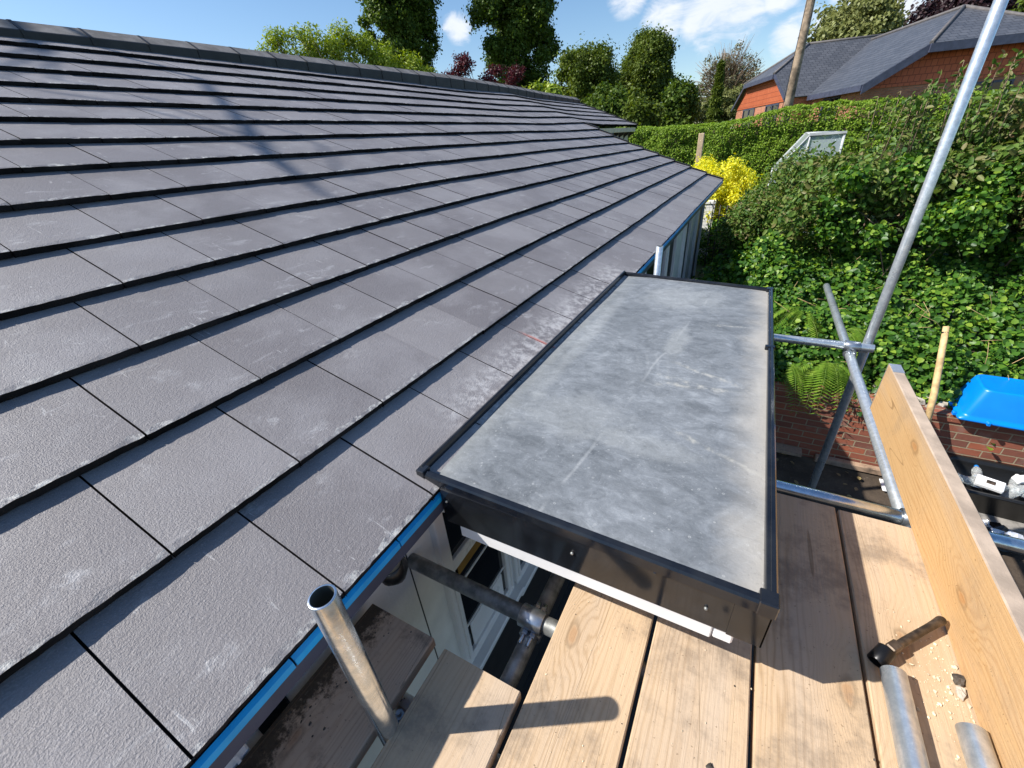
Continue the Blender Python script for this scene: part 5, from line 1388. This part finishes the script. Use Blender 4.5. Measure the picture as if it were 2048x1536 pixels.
# hedge-like light shrubs and copper bushes seen over the ridge
C = [(-17.6, 13.2, 6.35, .55), (-17.1, 13.7, 6.75, .55), (-16.6, 14.2, 6.85, .6), (-16.1, 14.7, 6.95, .65), (-15.6, 15.3, 7.05, .62), (-15.1, 15.9, 6.85, .62), (-14.6, 16.5, 6.5, .6), (-14.1, 17.0, 6.1, .55), (-13.7, 17.5, 5.75, .5), (-16.4, 14.6, 6.2, .7), (-15.3, 15.6, 6.2, .7), (-14.5, 16.7, 5.8, .6), (-17.3, 13.6, 6.0, .6)]
CC, rr = [], []
for c in C:
    for k in range(8): CC.append((c[0] + random.uniform(-.5, .5), c[1] + random.uniform(-.5, .5), c[2] + .28 + random.uniform(-.5, .32))); rr.append(random.uniform(.22, .42))
shrub('light_bush', CC, rr, 210, .125, M['tree_light'], 'sunny yellow-green bushes showing over the left of the ridge', 'bush', stems=30, base=(-15.6, 15.2, 2.0), aspect=.42, shell=.7, stem_r=.02, up=.6, spread=.9)
CC, rr = [], []
for c in [(-14.5, 21.5, 6.6, .6), (-14.0, 21.9, 6.9, .5), (-13.3, 22.4, 6.2, .7), (-12.7, 22.8, 6.3, .7), (-12.1, 23.1, 6.1, .7), (-11.7, 23.4, 5.6, .6), (-13.2, 22.3, 5.7, .7)]:
    for k in range(6): CC.append((c[0] + random.uniform(-.45, .45), c[1] + random.uniform(-.3, .3), c[2] + random.uniform(-.5, .3))); rr.append(random.uniform(.2, .42))
shrub('copper_bush', CC, rr, 150, .13, M['copper'], 'dark copper red bush between the two tall trees over the ridge', 'bush', stems=24, base=(-12.9, 22.5, 2.0), aspect=.5, shell=.8, stem_r=.02)

# unseen leafless tree added to throw the soft shadow on the upper left tiles
root = thing('shadow_caster_tree', (-12.1, -1.8, 0), 'unseen leafless tree added beyond the ridge to throw a soft shadow on the tiles', 'tree')
mb = MB(); mb.sweep([(-12.1, -1.8, 0), (-12.0, -1.7, 3.5), (-11.6, -1.4, 6.8), (-10.93, -0.775, 9.42)], [.22, .19, .13, .09], 10); mb.build('trunk', M['bark'], root)
for pts, rad in (([(-10.93, -0.78, 9.42), (-9.46, -0.22, 9.51), (-8.53, -0.59, 9.13), (-7.80, -0.93, 8.85), (-7.17, -1.07, 8.59)], [.05, .028, .032, .034, .014]),
                 ([(-10.13, -0.53, 9.46), (-9.15, -1.63, 9.38), (-8.93, -1.47, 9.29), (-8.70, -1.13, 9.21), (-8.24, -0.97, 9.02), (-7.80, -0.90, 8.85)], [.03, .013, .013, .013, .012, .012]),
                 ([(-10.13, -0.53, 9.46), (-9.21, -1.36, 9.41), (-8.89, -0.97, 9.28), (-8.13, -0.80, 8.96)], [.03, .012, .012, .011]),
                 ([(-8.63, -0.55, 9.18), (-8.13, -0.43, 9.07), (-7.43, -0.72, 8.71)], [.015, .011, .008])):
    mb = MB(); mb.sweep(pts, rad, 8); mb.build('shadow_branch', M['bark'], root)
